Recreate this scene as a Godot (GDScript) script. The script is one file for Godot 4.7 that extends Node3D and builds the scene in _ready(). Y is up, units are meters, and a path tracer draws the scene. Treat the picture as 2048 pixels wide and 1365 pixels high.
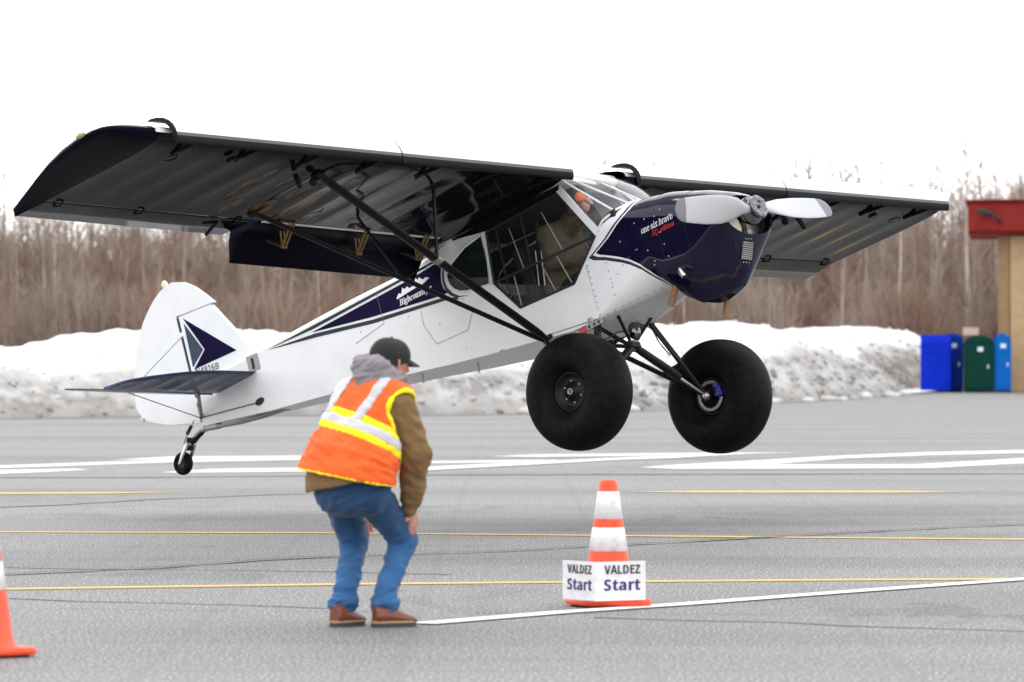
extends Node3D
# A bush plane lifting off a runway, a marshal crouching by the start cone. Units are metres, y is up.

var M := {}
var names := {}
var rng := RandomNumberGenerator.new()


# ---------------------------------------------------------------- small helpers
func mat(called: String, c: Vector3, rough := 0.8, metal := 0.0, spec := 0.5) -> StandardMaterial3D:
	var m := StandardMaterial3D.new()
	m.resource_name = called
	m.albedo_color = Color(c.x, c.y, c.z).linear_to_srgb()
	m.roughness = rough
	m.metallic = metal
	m.metallic_specular = spec
	M[called] = m
	return m


func noise(freq: float, kind := FastNoiseLite.TYPE_SIMPLEX_SMOOTH, octaves := 4, seed_at := 1) -> FastNoiseLite:
	var n := FastNoiseLite.new()
	n.noise_type = kind
	n.frequency = freq
	n.fractal_octaves = octaves
	n.seed = seed_at
	return n


func noise_texture(n: FastNoiseLite, size: int, stops: Array, as_normal := false, bump := 4.0) -> NoiseTexture2D:
	var t := NoiseTexture2D.new()
	t.width = size
	t.height = size
	t.seamless = true
	t.noise = n
	t.as_normal_map = as_normal
	t.bump_strength = bump
	if stops.size():
		var g := Gradient.new()
		var offs := PackedFloat32Array()
		var cols := PackedColorArray()
		for s in stops:
			offs.append(s[0])
			cols.append(s[1])
		g.offsets = offs
		g.colors = cols
		t.color_ramp = g
	return t


func grey(v: float) -> Color:
	return Color(v, v, v)


func numbered(called: String) -> String:
	if not names.has(called):
		names[called] = 0
		return called
	names[called] += 1
	return "%s_%03d" % [called, names[called]]


func tag(o: Node, label: String, category := "", group := "", kind := "") -> void:
	if label:
		o.set_meta("label", label)
	if category:
		o.set_meta("category", category)
	if group:
		o.set_meta("group", group)
	if kind:
		o.set_meta("kind", kind)


func thing(called: String, at: Vector3, label: String, category: String, group := "") -> Node3D:
	var o := Node3D.new()
	o.name = numbered(called)
	add_child(o, true)
	o.position = at
	tag(o, label, category, group)
	return o


func mb() -> SurfaceTool:
	var st := SurfaceTool.new()
	st.begin(Mesh.PRIMITIVE_TRIANGLES)
	st.set_smooth_group(0)
	return st


func part(called: String, st: SurfaceTool, m: Material, parent: Node3D, normals := true) -> MeshInstance3D:
	if normals:
		st.generate_normals()
	var o := MeshInstance3D.new()
	o.mesh = st.commit()
	o.mesh.surface_set_material(0, m)
	o.name = numbered(called) if parent == self else called
	parent.add_child(o, true)
	return o


func tri(st: SurfaceTool, a: Vector3, b: Vector3, c: Vector3) -> void:
	st.add_vertex(a)
	st.add_vertex(b)
	st.add_vertex(c)


func quad(st: SurfaceTool, a: Vector3, b: Vector3, c: Vector3, d: Vector3) -> void:
	tri(st, a, b, c)
	tri(st, a, c, d)


func loft(st: SurfaceTool, rows: Array, ring := false, cap := false) -> void:
	for i in rows.size() - 1:
		var p: PackedVector3Array = rows[i]
		var q: PackedVector3Array = rows[i + 1]
		var n := p.size()
		for j in (n if ring else n - 1):
			var k := (j + 1) % n
			quad(st, p[j], q[j], q[k], p[k])
	if cap:
		st.set_smooth_group(-1)
		for e in 2:
			var p: PackedVector3Array = rows[0] if e == 0 else rows[-1]
			var c := Vector3.ZERO
			for v in p:
				c += v / p.size()
			for j in p.size():
				var k := (j + 1) % p.size()
				if e == 0:
					tri(st, c, p[j], p[k])
				else:
					tri(st, c, p[k], p[j])
		st.set_smooth_group(0)


func frame(d: Vector3) -> Basis:
	d = d.normalized()
	var u := Vector3.UP if absf(d.y) < 0.95 else Vector3.RIGHT
	var x := u.cross(d).normalized()
	return Basis(x, d.cross(x), d)


func ring_at(c: Vector3, b: Basis, rx: float, ry: float, n: int) -> PackedVector3Array:
	var out := PackedVector3Array()
	for j in n:
		var a := -TAU * j / n
		out.append(c + b.x * cos(a) * rx + b.y * sin(a) * ry)
	return out


func tube(st: SurfaceTool, a: Vector3, b: Vector3, r0: float, r1 := -1.0, n := 10, flat := 1.0) -> void:
	if r1 < 0.0:
		r1 = r0
	var f := frame(b - a)
	loft(st, [ring_at(a, f, r0, r0 * flat, n), ring_at(b, f, r1, r1 * flat, n)], true, true)


func path_tube(st: SurfaceTool, pts: Array, r: float, n := 6) -> void:
	var rows := []
	for i in pts.size():
		var d: Vector3 = pts[mini(i + 1, pts.size() - 1)] - pts[maxi(i - 1, 0)]
		rows.append(ring_at(pts[i], frame(d), r, r, n))
	loft(st, rows, true, true)


func curve_pts(pts: Array, n: int) -> Array:
	var c := Curve3D.new()
	for i in pts.size():
		var t: Vector3 = (pts[mini(i + 1, pts.size() - 1)] - pts[maxi(i - 1, 0)]) / 6.0
		c.add_point(pts[i], -t, t)
	var out := []
	for i in n + 1:
		out.append(c.sample_baked(c.get_baked_length() * i / n, true))
	return out


func lathe(st: SurfaceTool, at: Vector3, axis: Vector3, profile: Array, n := 24) -> void:
	# profile: Vector2(radius, distance along the axis)
	var f := frame(axis)
	var rows := []
	for p in profile:
		rows.append(ring_at(at + f.z * p.y, f, maxf(p.x, 0.0005), maxf(p.x, 0.0005), n))
	loft(st, rows, true)


func box(st: SurfaceTool, at: Vector3, size: Vector3, b := Basis(), cut := 0.0) -> void:
	# a box with its edges along the basis b chamfered by cut
	var h := size / 2.0
	var c := minf(cut, minf(h.x, minf(h.y, h.z)) * 0.6)
	st.set_smooth_group(-1)
	var rows := []
	var outline := [Vector2(-h.x + c, -h.z), Vector2(h.x - c, -h.z), Vector2(h.x, -h.z + c), Vector2(h.x, h.z - c), Vector2(h.x - c, h.z), Vector2(-h.x + c, h.z), Vector2(-h.x, h.z - c), Vector2(-h.x, -h.z + c)]
	if c <= 0.0:
		outline = [Vector2(-h.x, -h.z), Vector2(h.x, -h.z), Vector2(h.x, h.z), Vector2(-h.x, h.z)]
	var levels := [[-h.y, c], [-h.y + c, 0.0], [h.y - c, 0.0], [h.y, c]] if c > 0.0 else [[-h.y, 0.0], [h.y, 0.0]]
	for l in levels:
		var p := PackedVector3Array()
		for o in outline:
			var v := Vector3(o.x * (1.0 - l[1] / h.x), l[0], o.y * (1.0 - l[1] / h.z))
			p.append(at + b * v)
		rows.append(p)
	loft(st, rows, true, true)
	st.set_smooth_group(0)


func ball(st: SurfaceTool, at: Vector3, r: Vector3, b := Basis(), n := 16) -> void:
	var rows := []
	for i in n / 2 + 1:
		var a := PI * i / (n / 2)
		var p := PackedVector3Array()
		for j in n:
			var t := TAU * j / n
			p.append(at + b * (Vector3(maxf(sin(a), 0.001) * cos(t), -cos(a), maxf(sin(a), 0.001) * sin(t)) * r))
		rows.append(p)
	loft(st, rows, true)


func sheet(st: SurfaceTool, poly: PackedVector2Array, put: Callable, flip := false) -> void:
	var ids := Geometry2D.triangulate_polygon(poly)
	for i in range(0, ids.size(), 3):
		var a: Vector3 = put.call(poly[ids[i]])
		var b: Vector3 = put.call(poly[ids[i + 1]])
		var c: Vector3 = put.call(poly[ids[i + 2]])
		if flip:
			tri(st, a, c, b)
		else:
			tri(st, a, b, c)


func slab(st: SurfaceTool, poly: PackedVector2Array, put: Callable) -> void:
	# put(point, side) with side -1 or 1: a plate with two faces and an edge
	st.set_smooth_group(-1)
	sheet(st, poly, func(p): return put.call(p, -1.0))
	sheet(st, poly, func(p): return put.call(p, 1.0), true)
	for i in poly.size():
		var a := poly[i]
		var b := poly[(i + 1) % poly.size()]
		quad(st, put.call(a, -1.0), put.call(a, 1.0), put.call(b, 1.0), put.call(b, -1.0))
	st.set_smooth_group(0)


func pv(a: Array) -> PackedVector2Array:
	var out := PackedVector2Array()
	for i in range(0, a.size(), 2):
		out.append(Vector2(a[i], a[i + 1]))
	return out


func at_x(table: Array, x: float, col: int) -> float:
	# a straight-line look-up in a table sorted by its first column
	if x <= table[0][0]:
		return table[0][col]
	for i in table.size() - 1:
		if x <= table[i + 1][0]:
			return lerpf(table[i][col], table[i + 1][col], (x - table[i][0]) / (table[i + 1][0] - table[i][0]))
	return table[-1][col]


func letters(text: String, height: float, depth: float, bold: bool, font := "Droid Sans") -> TextMesh:
	var f := SystemFont.new()
	f.font_names = PackedStringArray([font])
	f.font_weight = 700 if bold else 400
	var t := TextMesh.new()
	t.text = text
	t.font = f
	t.font_size = 32
	t.pixel_size = height / 32.0
	t.depth = depth
	t.curve_step = 1.0
	return t


func put_text(called: String, text: String, height: float, m: Material, parent: Node3D, xf: Transform3D, wide := 0.0, bold := true, font := "Droid Sans") -> void:
	var t := letters(text, height, 0.002, bold, font)
	t.material = m
	var o := MeshInstance3D.new()
	o.mesh = t
	o.name = called
	parent.add_child(o, true)
	var w := t.get_aabb().size.x
	var k := wide / w if wide > 0.0 and w > 0.0 else 1.0
	o.transform = xf * Transform3D(Basis.from_scale(Vector3(k, 1, 1)), Vector3.ZERO)


# ---------------------------------------------------------------- solid bodies from distance fields
func field_mesh(prims: Array, lo: Vector3, hi: Vector3, cell: float, bend: Variant = null, tint: Variant = null) -> SurfaceTool:
	# prims: ["add", a, b, ra, rb, k], ["cut", a, b, ra, rb], ["clip", normal, distance], ["band", normal, lo, hi]
	var nx := int((hi.x - lo.x) / cell) + 2
	var ny := int((hi.y - lo.y) / cell) + 2
	var nz := int((hi.z - lo.z) / cell) + 2
	var f := PackedFloat32Array()
	f.resize(nx * ny * nz)
	f.fill(1.0)
	for p in prims:
		var how: String = p[0]
		if how == "add" or how == "cut":
			var a: Vector3 = p[1] - lo
			var ba: Vector3 = p[2] - p[1]
			var ra: float = p[3]
			var dr: float = p[4] - ra
			var k: float = p[5] if how == "add" else 0.008
			var grow := maxf(ra, p[4]) + 3.0 * cell + k
			var c0 := a.min(a + ba) - Vector3.ONE * grow
			var c1 := a.max(a + ba) + Vector3.ONE * grow
			var bb := maxf(ba.length_squared(), 1e-9)
			for z in range(maxi(0, int(c0.z / cell)), mini(nz, int(c1.z / cell) + 1)):
				for y in range(maxi(0, int(c0.y / cell)), mini(ny, int(c1.y / cell) + 1)):
					var row := (z * ny + y) * nx
					for x in range(maxi(0, int(c0.x / cell)), mini(nx, int(c1.x / cell) + 1)):
						var pa := Vector3(x, y, z) * cell - a
						var h := clampf(pa.dot(ba) / bb, 0.0, 1.0)
						var d := (pa - ba * h).length() - ra - dr * h
						var o := f[row + x]
						if how == "add":
							var e := maxf(k - absf(o - d), 0.0) / k
							f[row + x] = minf(o, d) - e * e * k * 0.25
						elif -d > o:
							f[row + x] = -d
		elif how == "keep":
			var a: Vector3 = p[1] - lo
			var ba: Vector3 = p[2] - p[1]
			var bb := maxf(ba.length_squared(), 1e-9)
			for z in nz:
				for y in ny:
					var row := (z * ny + y) * nx
					for x in nx:
						if f[row + x] < 0.06:
							var pa := Vector3(x, y, z) * cell - a
							var h := clampf(pa.dot(ba) / bb, 0.0, 1.0)
							f[row + x] = maxf(f[row + x], (pa - ba * h).length() - lerpf(p[3], p[4], h))
		else:
			var n: Vector3 = p[1]
			for z in nz:
				for y in ny:
					var row := (z * ny + y) * nx
					for x in nx:
						if f[row + x] < 0.06:
							var d := n.dot(lo + Vector3(x, y, z) * cell)
							if how == "clip":
								f[row + x] = maxf(f[row + x], d - p[2])
							else:
								f[row + x] = maxf(f[row + x], maxf(d - p[3], p[2] - d))
	var at := {}
	var vs := PackedVector3Array()
	var steps := [0, 1, nx, nx + 1, nx * ny, nx * ny + 1, nx * ny + nx, nx * ny + nx + 1]
	var corner := []
	for i in 8:
		corner.append(Vector3(i & 1, (i >> 1) & 1, (i >> 2) & 1))
	var edges := [[0, 1], [2, 3], [4, 5], [6, 7], [0, 2], [1, 3], [4, 6], [5, 7], [0, 4], [1, 5], [2, 6], [3, 7]]
	for z in nz - 1:
		for y in ny - 1:
			var row := (z * ny + y) * nx
			for x in nx - 1:
				if absf(f[row + x]) > 2.5 * cell:
					continue
				var neg := 0
				for s in steps:
					if f[row + x + s] < 0.0:
						neg += 1
				if neg == 0 or neg == 8:
					continue
				var sum := Vector3.ZERO
				var n := 0
				for e in edges:
					var u := f[row + x + steps[e[0]]]
					var v := f[row + x + steps[e[1]]]
					if (u < 0.0) != (v < 0.0):
						sum += (corner[e[0]] as Vector3).lerp(corner[e[1]], u / (u - v))
						n += 1
				at[row + x] = vs.size()
				vs.append(lo + (Vector3(x, y, z) + sum / n) * cell)
	var idx := PackedInt32Array()
	for key in at:
		var i: int = key
		var x := i % nx
		var y := (i / nx) % ny
		var z := i / (nx * ny)
		for axis in 3:
			var step: int = [1, nx, nx * ny][axis]
			var o1: int = [nx, nx * ny, 1][axis]
			var o2: int = [nx * ny, 1, nx][axis]
			if [y, z, x][axis] == 0 or [z, x, y][axis] == 0:
				continue
			if (f[i] < 0.0) == (f[i + step] < 0.0):
				continue
			if not (at.has(i - o1) and at.has(i - o2) and at.has(i - o1 - o2)):
				continue
			var a: int = at[i]
			var b: int = at[i - o1]
			var c: int = at[i - o1 - o2]
			var d: int = at[i - o2]
			if f[i] < 0.0:
				idx.append_array([a, c, b, a, d, c])
			else:
				idx.append_array([a, b, c, a, c, d])
	var ns := normals_of(vs, idx)
	if bend != null:
		for i in vs.size():
			vs[i] = bend.call(vs[i], ns[i])
		ns = normals_of(vs, idx)
	var st := SurfaceTool.new()
	st.begin(Mesh.PRIMITIVE_TRIANGLES)
	for i in vs.size():
		st.set_normal(ns[i])
		if tint != null:
			st.set_color(tint.call(vs[i], ns[i]))
		st.add_vertex(vs[i])
	for i in idx:
		st.add_index(i)
	return st


func normals_of(vs: PackedVector3Array, idx: PackedInt32Array) -> PackedVector3Array:
	var ns := PackedVector3Array()
	ns.resize(vs.size())
	for i in range(0, idx.size(), 3):
		var n := (vs[idx[i + 2]] - vs[idx[i]]).cross(vs[idx[i + 1]] - vs[idx[i]])
		for k in 3:
			ns[idx[i + k]] += n
	for i in ns.size():
		ns[i] = ns[i].normalized()
	return ns


# ---------------------------------------------------------------- the scene
func _ready() -> void:
	var cam := Camera3D.new()
	cam.name = "camera"
	add_child(cam)
	cam.position = Vector3(0, 1.374, 0)
	cam.rotation_degrees = Vector3(0.169, 0, 0)
	cam.near = 0.5
	cam.far = 3000.0
	var lens := CameraAttributesPhysical.new()
	lens.frustum_focal_length = 175.82
	lens.frustum_focus_distance = 37.5
	lens.frustum_near = 0.5
	lens.frustum_far = 3000.0
	lens.exposure_aperture = 5.0
	cam.attributes = lens
	cam.fov = 7.808
	cam.current = true

	var env := Environment.new()
	env.background_mode = Environment.BG_SKY
	var sky := ProceduralSkyMaterial.new()
	sky.sky_top_color = Color(0.95, 0.965, 0.985)
	sky.sky_horizon_color = Color(0.985, 0.985, 0.985)
	sky.sky_curve = 0.2
	sky.ground_bottom_color = Color(0.6, 0.6, 0.6)
	sky.ground_horizon_color = Color(0.8, 0.8, 0.8)
	sky.sun_angle_max = 30.0
	env.sky = Sky.new()
	env.sky.sky_material = sky
	env.background_energy_multiplier = 2.15
	env.tonemap_mode = Environment.TONE_MAPPER_LINEAR
	env.tonemap_exposure = 1.0
	env.sdfgi_enabled = true
	env.ssao_enabled = true
	env.ssil_enabled = true
	var we := WorldEnvironment.new()
	we.name = "world_environment"
	we.environment = env
	add_child(we)

	var sun := DirectionalLight3D.new()
	sun.name = "sun"
	sun.light_energy = 0.3
	sun.light_angular_distance = 25.0
	sun.light_color = Color(1.0, 0.98, 0.95)
	sun.shadow_enabled = true
	sun.rotation_degrees = Vector3(-62, -150, 0)
	add_child(sun)

	rng.seed = 7
	materials()
	ground()
	snow()
	forest()
	building()
	toilets()
	airplane()
	pilot()
	marshal()
	cones()


func materials() -> void:
	var asphalt := mat("asphalt", Vector3(1, 1, 1), 0.66)
	asphalt.albedo_color = Color(1, 1, 1)
	asphalt.albedo_texture = noise_texture(noise(0.05, FastNoiseLite.TYPE_SIMPLEX_SMOOTH, 4, 3), 1024, [[0.0, Color(0.31, 0.308, 0.308)], [0.30, Color(0.392, 0.386, 0.380)], [0.50, Color(0.440, 0.433, 0.427)], [0.64, Color(0.49, 0.483, 0.476)], [0.73, Color(0.68, 0.672, 0.665)], [1.0, Color(0.95, 0.94, 0.93)]])
	asphalt.uv1_triplanar = true
	asphalt.uv1_world_triplanar = true
	asphalt.uv1_scale = Vector3(0.9, 0.25, 0.25)
	asphalt.detail_enabled = true
	asphalt.detail_blend_mode = BaseMaterial3D.BLEND_MODE_MUL
	asphalt.detail_uv_layer = BaseMaterial3D.DETAIL_UV_2
	asphalt.detail_albedo = noise_texture(noise(0.006, FastNoiseLite.TYPE_SIMPLEX_SMOOTH, 5, 9), 512, [[0.25, grey(0.88)], [0.42, grey(0.955)], [0.6, grey(0.975)], [0.8, grey(1.0)]])
	asphalt.uv2_triplanar = true
	asphalt.uv2_world_triplanar = true
	asphalt.uv2_scale = Vector3(0.02, 0.06, 0.06)
	mat("white_paint_marking", Vector3(0.62, 0.6, 0.56), 0.8)
	mat("start_line_paint", Vector3(0.8, 0.8, 0.8), 0.8)
	mat("yellow_marking", Vector3(0.60, 0.41, 0.12), 0.8)
	mat("crack", Vector3(0.10, 0.098, 0.096), 0.95)
	mat("joint", Vector3(0.085, 0.083, 0.082), 0.95)
	var snow_m := mat("snow", Vector3(1, 1, 1), 0.9)
	snow_m.vertex_color_use_as_albedo = true
	# aircraft
	mat("aircraft_white", Vector3(0.77, 0.77, 0.775), 0.28)
	mat("navy_gloss", Vector3(0.005, 0.004, 0.022), 0.05, 0.0, 0.42)
	var wing := mat("black_fabric_gloss", Vector3(0.0055, 0.0055, 0.0075), 0.09, 0.0, 0.22)
	wing.normal_enabled = true
	wing.normal_texture = noise_texture(noise(0.004, FastNoiseLite.TYPE_SIMPLEX_SMOOTH, 3, 21), 256, [], true, 3.0)
	wing.normal_scale = 0.35
	wing.uv1_triplanar = true
	wing.uv1_scale = Vector3(0.35, 0.35, 0.35)
	mat("black_gloss", Vector3(0.006, 0.006, 0.007), 0.25, 0.0, 0.28)
	mat("black_satin", Vector3(0.008, 0.008, 0.009), 0.45, 0.0, 0.28)
	mat("navy_tip", Vector3(0.0035, 0.003, 0.010), 0.35, 0.0, 0.15)
	mat("navy_decal", Vector3(0.006, 0.004, 0.030), 0.5, 0.0, 0.15)
	mat("slat_shade_grey", Vector3(0.075, 0.075, 0.08), 0.4)  # grey that paints in the shading round the slat nose
	mat("stripe_grey", Vector3(0.030, 0.034, 0.042), 0.5, 0.0, 0.25)
	mat("flash_grey", Vector3(0.045, 0.062, 0.095), 0.5, 0.0, 0.25)
	mat("stab_blue", Vector3(0.020, 0.028, 0.095), 0.25)
	mat("tyre", Vector3(0.0065, 0.0063, 0.006), 0.55, 0.0, 0.2)
	mat("hub_black", Vector3(0.008, 0.008, 0.010), 0.35, 0.0, 0.3)
	mat("steel", Vector3(0.55, 0.54, 0.52), 0.3, 1.0)
	mat("worn_metal", Vector3(0.32, 0.31, 0.29), 0.45, 0.7)
	mat("dark_chrome", Vector3(0.16, 0.16, 0.17), 0.12, 1.0)
	mat("chrome", Vector3(0.75, 0.75, 0.76), 0.08, 1.0)
	mat("brass", Vector3(0.26, 0.18, 0.07), 0.45, 0.7)
	mat("hot_steel", Vector3(0.27, 0.155, 0.08), 0.5, 0.5)
	mat("brake_blue", Vector3(0.02, 0.02, 0.20), 0.4)
	mat("interior_dark", Vector3(0.018, 0.018, 0.02), 0.8)
	mat("interior_black", Vector3(0.012, 0.012, 0.013), 0.7)
	mat("screw", Vector3(0.09, 0.09, 0.09), 0.5)
	mat("bright_screw", Vector3(0.55, 0.55, 0.56), 0.3, 0.8)
	mat("prop_white", Vector3(0.46, 0.46, 0.47), 0.35)
	mat("prop_tip", Vector3(0.16, 0.16, 0.17), 0.4)
	mat("lens_yellow", Vector3(0.40, 0.34, 0.16), 0.15)
	mat("lens_cream", Vector3(0.75, 0.62, 0.48), 0.3)
	mat("red_mark", Vector3(0.55, 0.02, 0.05), 0.4)
	mat("text_white", Vector3(0.8, 0.8, 0.82), 0.4)
	mat("text_red", Vector3(0.62, 0.03, 0.03), 0.4)
	mat("text_black", Vector3(0.02, 0.02, 0.025), 0.5)
	mat("text_navy", Vector3(0.02, 0.015, 0.12), 0.5)
	for g in [["glass", 0.10, Vector3(0.55, 0.58, 0.58)], ["door_glass", 0.24, Vector3(0.02, 0.022, 0.022)], ["glass_dark", 0.86, Vector3(0.01, 0.016, 0.015)]]:
		var m := mat(g[0], g[2], 0.03)
		m.transparency = BaseMaterial3D.TRANSPARENCY_ALPHA
		m.albedo_color.a = g[1]
		m.metallic_specular = 0.5 if g[0] == "glass" else 0.22
	# people
	cloth("jacket_brown", Vector3(0.20, 0.115, 0.045), 60.0)
	cloth("pilot_jacket", Vector3(0.125, 0.092, 0.058), 60.0)
	cloth("vest_orange", Vector3(0.86, 0.120, 0.014), 90.0)
	cloth("vest_yellow", Vector3(0.88, 0.78, 0.01), 90.0)
	mat("reflective_silver", Vector3(0.55, 0.54, 0.56), 0.5)
	var denim := cloth("denim", Vector3(0.030, 0.105, 0.30), 110.0)
	denim.vertex_color_use_as_albedo = true
	denim.albedo_color = Color.WHITE
	cloth("hood_grey", Vector3(0.24, 0.215, 0.235), 60.0)
	cloth("cap_black", Vector3(0.012, 0.012, 0.013), 80.0)
	var skin := mat("skin", Vector3(0.56, 0.27, 0.20), 0.5)
	skin.subsurf_scatter_enabled = true
	skin.subsurf_scatter_strength = 0.1
	mat("eye_white", Vector3(0.7, 0.68, 0.66), 0.2)
	mat("lip", Vector3(0.42, 0.14, 0.12), 0.5)
	mat("hair_grey", Vector3(0.09, 0.07, 0.055), 0.7)
	mat("leather", Vector3(0.17, 0.045, 0.02), 0.35)
	mat("sole", Vector3(0.05, 0.042, 0.036), 0.8)
	mat("welt", Vector3(0.38, 0.26, 0.14), 0.7)
	mat("muff_orange", Vector3(0.85, 0.16, 0.02), 0.35)
	# cones, toilets, building
	mat("cone_orange", Vector3(0.90, 0.085, 0.02), 0.45)
	mat("cone_white", Vector3(0.80, 0.77, 0.78), 0.5)
	mat("board_white", Vector3(0.80, 0.78, 0.80), 0.55)
	mat("rubber", Vector3(0.015, 0.015, 0.015), 0.8)
	mat("toilet_blue", Vector3(0.002, 0.022, 0.46), 0.6, 0.0, 0.2)
	mat("toilet_mid_blue", Vector3(0.003, 0.035, 0.28), 0.6, 0.0, 0.2)
	mat("toilet_bright_blue", Vector3(0.003, 0.12, 0.46), 0.6, 0.0, 0.2)
	mat("toilet_green", Vector3(0.002, 0.040, 0.030), 0.6, 0.0, 0.2)
	mat("toilet_sign", Vector3(0.65, 0.70, 0.74), 0.5)
	var brown_streaks := mat("brown_film", Vector3(0.20, 0.088, 0.018), 0.22)
	brown_streaks.transparency = BaseMaterial3D.TRANSPARENCY_ALPHA
	brown_streaks.albedo_color.a = 0.62
	brown_streaks.albedo_texture = noise_texture(noise(0.012, FastNoiseLite.TYPE_SIMPLEX_SMOOTH, 4, 33), 256, [[0.25, Color(1, 1, 1, 0.15)], [0.6, Color(1, 1, 1, 1.0)]])
	brown_streaks.uv1_triplanar = true
	brown_streaks.uv1_scale = Vector3(1.0, 1.0, 6.0)
	var oil := mat("oil_film", Vector3(0.03, 0.03, 0.03), 0.5)
	oil.transparency = BaseMaterial3D.TRANSPARENCY_ALPHA
	oil.albedo_color.a = 0.09
	oil.albedo_texture = noise_texture(noise(0.014, FastNoiseLite.TYPE_SIMPLEX_SMOOTH, 5, 77), 256, [[0.42, Color(1, 1, 1, 0.0)], [0.68, Color(1, 1, 1, 1.0)]])
	oil.uv1_triplanar = true
	oil.uv1_world_triplanar = true
	oil.uv1_scale = Vector3(0.5, 0.16, 0.16)
	mat("wet_edge", Vector3(0.10, 0.098, 0.095), 0.6)
	mat("wall_tan", Vector3(0.46, 0.31, 0.165), 0.7)
	mat("wall_tan_dark", Vector3(0.30, 0.175, 0.085), 0.7)
	mat("fascia_red", Vector3(0.225, 0.024, 0.020), 0.7, 0.0, 0.2)
	worn_lit(["cone_orange", "cone_white"], 0.86, 2.5)
	worn_lit(["board_white"], 0.93, 2.5)
	worn_lit(["toilet_blue", "toilet_mid_blue", "toilet_bright_blue", "toilet_green", "wall_tan", "wall_tan_dark", "fascia_red"], 0.95, 0.35)
	worn_lit(["aircraft_white"], 0.972, 0.5)
	worn_lit(["tyre"], 0.62, 2.2)
	mat("trim_red", Vector3(0.12, 0.010, 0.009), 0.7, 0.0, 0.2)


func worn_lit(names_list: Array, low: float, scale: float, freq := 0.02) -> void:
	# uneven dirt and fading on a painted or moulded surface
	var t := noise_texture(noise(freq, FastNoiseLite.TYPE_SIMPLEX_SMOOTH, 5, 61 + int(low * 100)), 256, [[0.22, grey(low)], [0.48, grey(lerpf(low, 1.0, 0.8))], [0.75, grey(1.0)]])
	for n in names_list:
		var m: StandardMaterial3D = M[n]
		m.albedo_texture = t
		m.uv1_triplanar = true
		m.uv1_scale = Vector3.ONE * scale


func cloth(called: String, c: Vector3, fine: float) -> StandardMaterial3D:
	var m := mat(called, c, 0.85)
	if not M.has("weave"):
		M["weave"] = noise_texture(noise(0.25, FastNoiseLite.TYPE_SIMPLEX, 2, 5), 256, [], true, 2.0)
	m.normal_enabled = true
	m.normal_texture = M["weave"]
	m.normal_scale = 0.4
	m.uv1_triplanar = true
	m.uv1_scale = Vector3.ONE * fine / 20.0
	m.rim_enabled = true
	m.rim = 0.15
	return m


# ---------------------------------------------------------------- runway, snow, wood
func flat(called: String, pts: Array, y: float, m: Material) -> void:
	var poly := PackedVector2Array(pts)
	if Geometry2D.is_polygon_clockwise(poly):
		poly.reverse()
	var st := mb()
	sheet(st, poly, func(p): return Vector3(p.x, y, p.y))
	var o := part(called, st, m, self)
	tag(o, "", "", "", "structure")


func strip(called: String, pts: Array, w: float, y: float, m: Material, wander := 0.0, wz := -1.0) -> void:
	# a painted line or a crack of width w (across the view wz) along the points
	var line := []
	for i in pts.size() - 1:
		var n := maxi(1, int(pts[i].distance_to(pts[i + 1]) / 0.35))
		for k in n:
			line.append((pts[i] as Vector2).lerp(pts[i + 1], float(k) / n))
	line.append(pts[-1])
	var a := PackedVector3Array()
	var b := PackedVector3Array()
	for i in line.size():
		var d: Vector2 = (line[mini(i + 1, line.size() - 1)] - line[maxi(i - 1, 0)]).normalized()
		var side := Vector2(-d.y, d.x)
		var c: Vector2 = line[i] + side * rng.randf_range(-wander, wander)
		var half := w / 2.0 * (1.0 if wander == 0.0 else rng.randf_range(0.5, 1.3))
		a.append(Vector3(c.x + side.x * half, y, c.y + side.y * half))
		b.append(Vector3(c.x - side.x * half, y, c.y - side.y * half))
	var st := mb()
	loft(st, [a, b])
	var o := part(called, st, m, self)
	tag(o, "", "", "", "structure")


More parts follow.
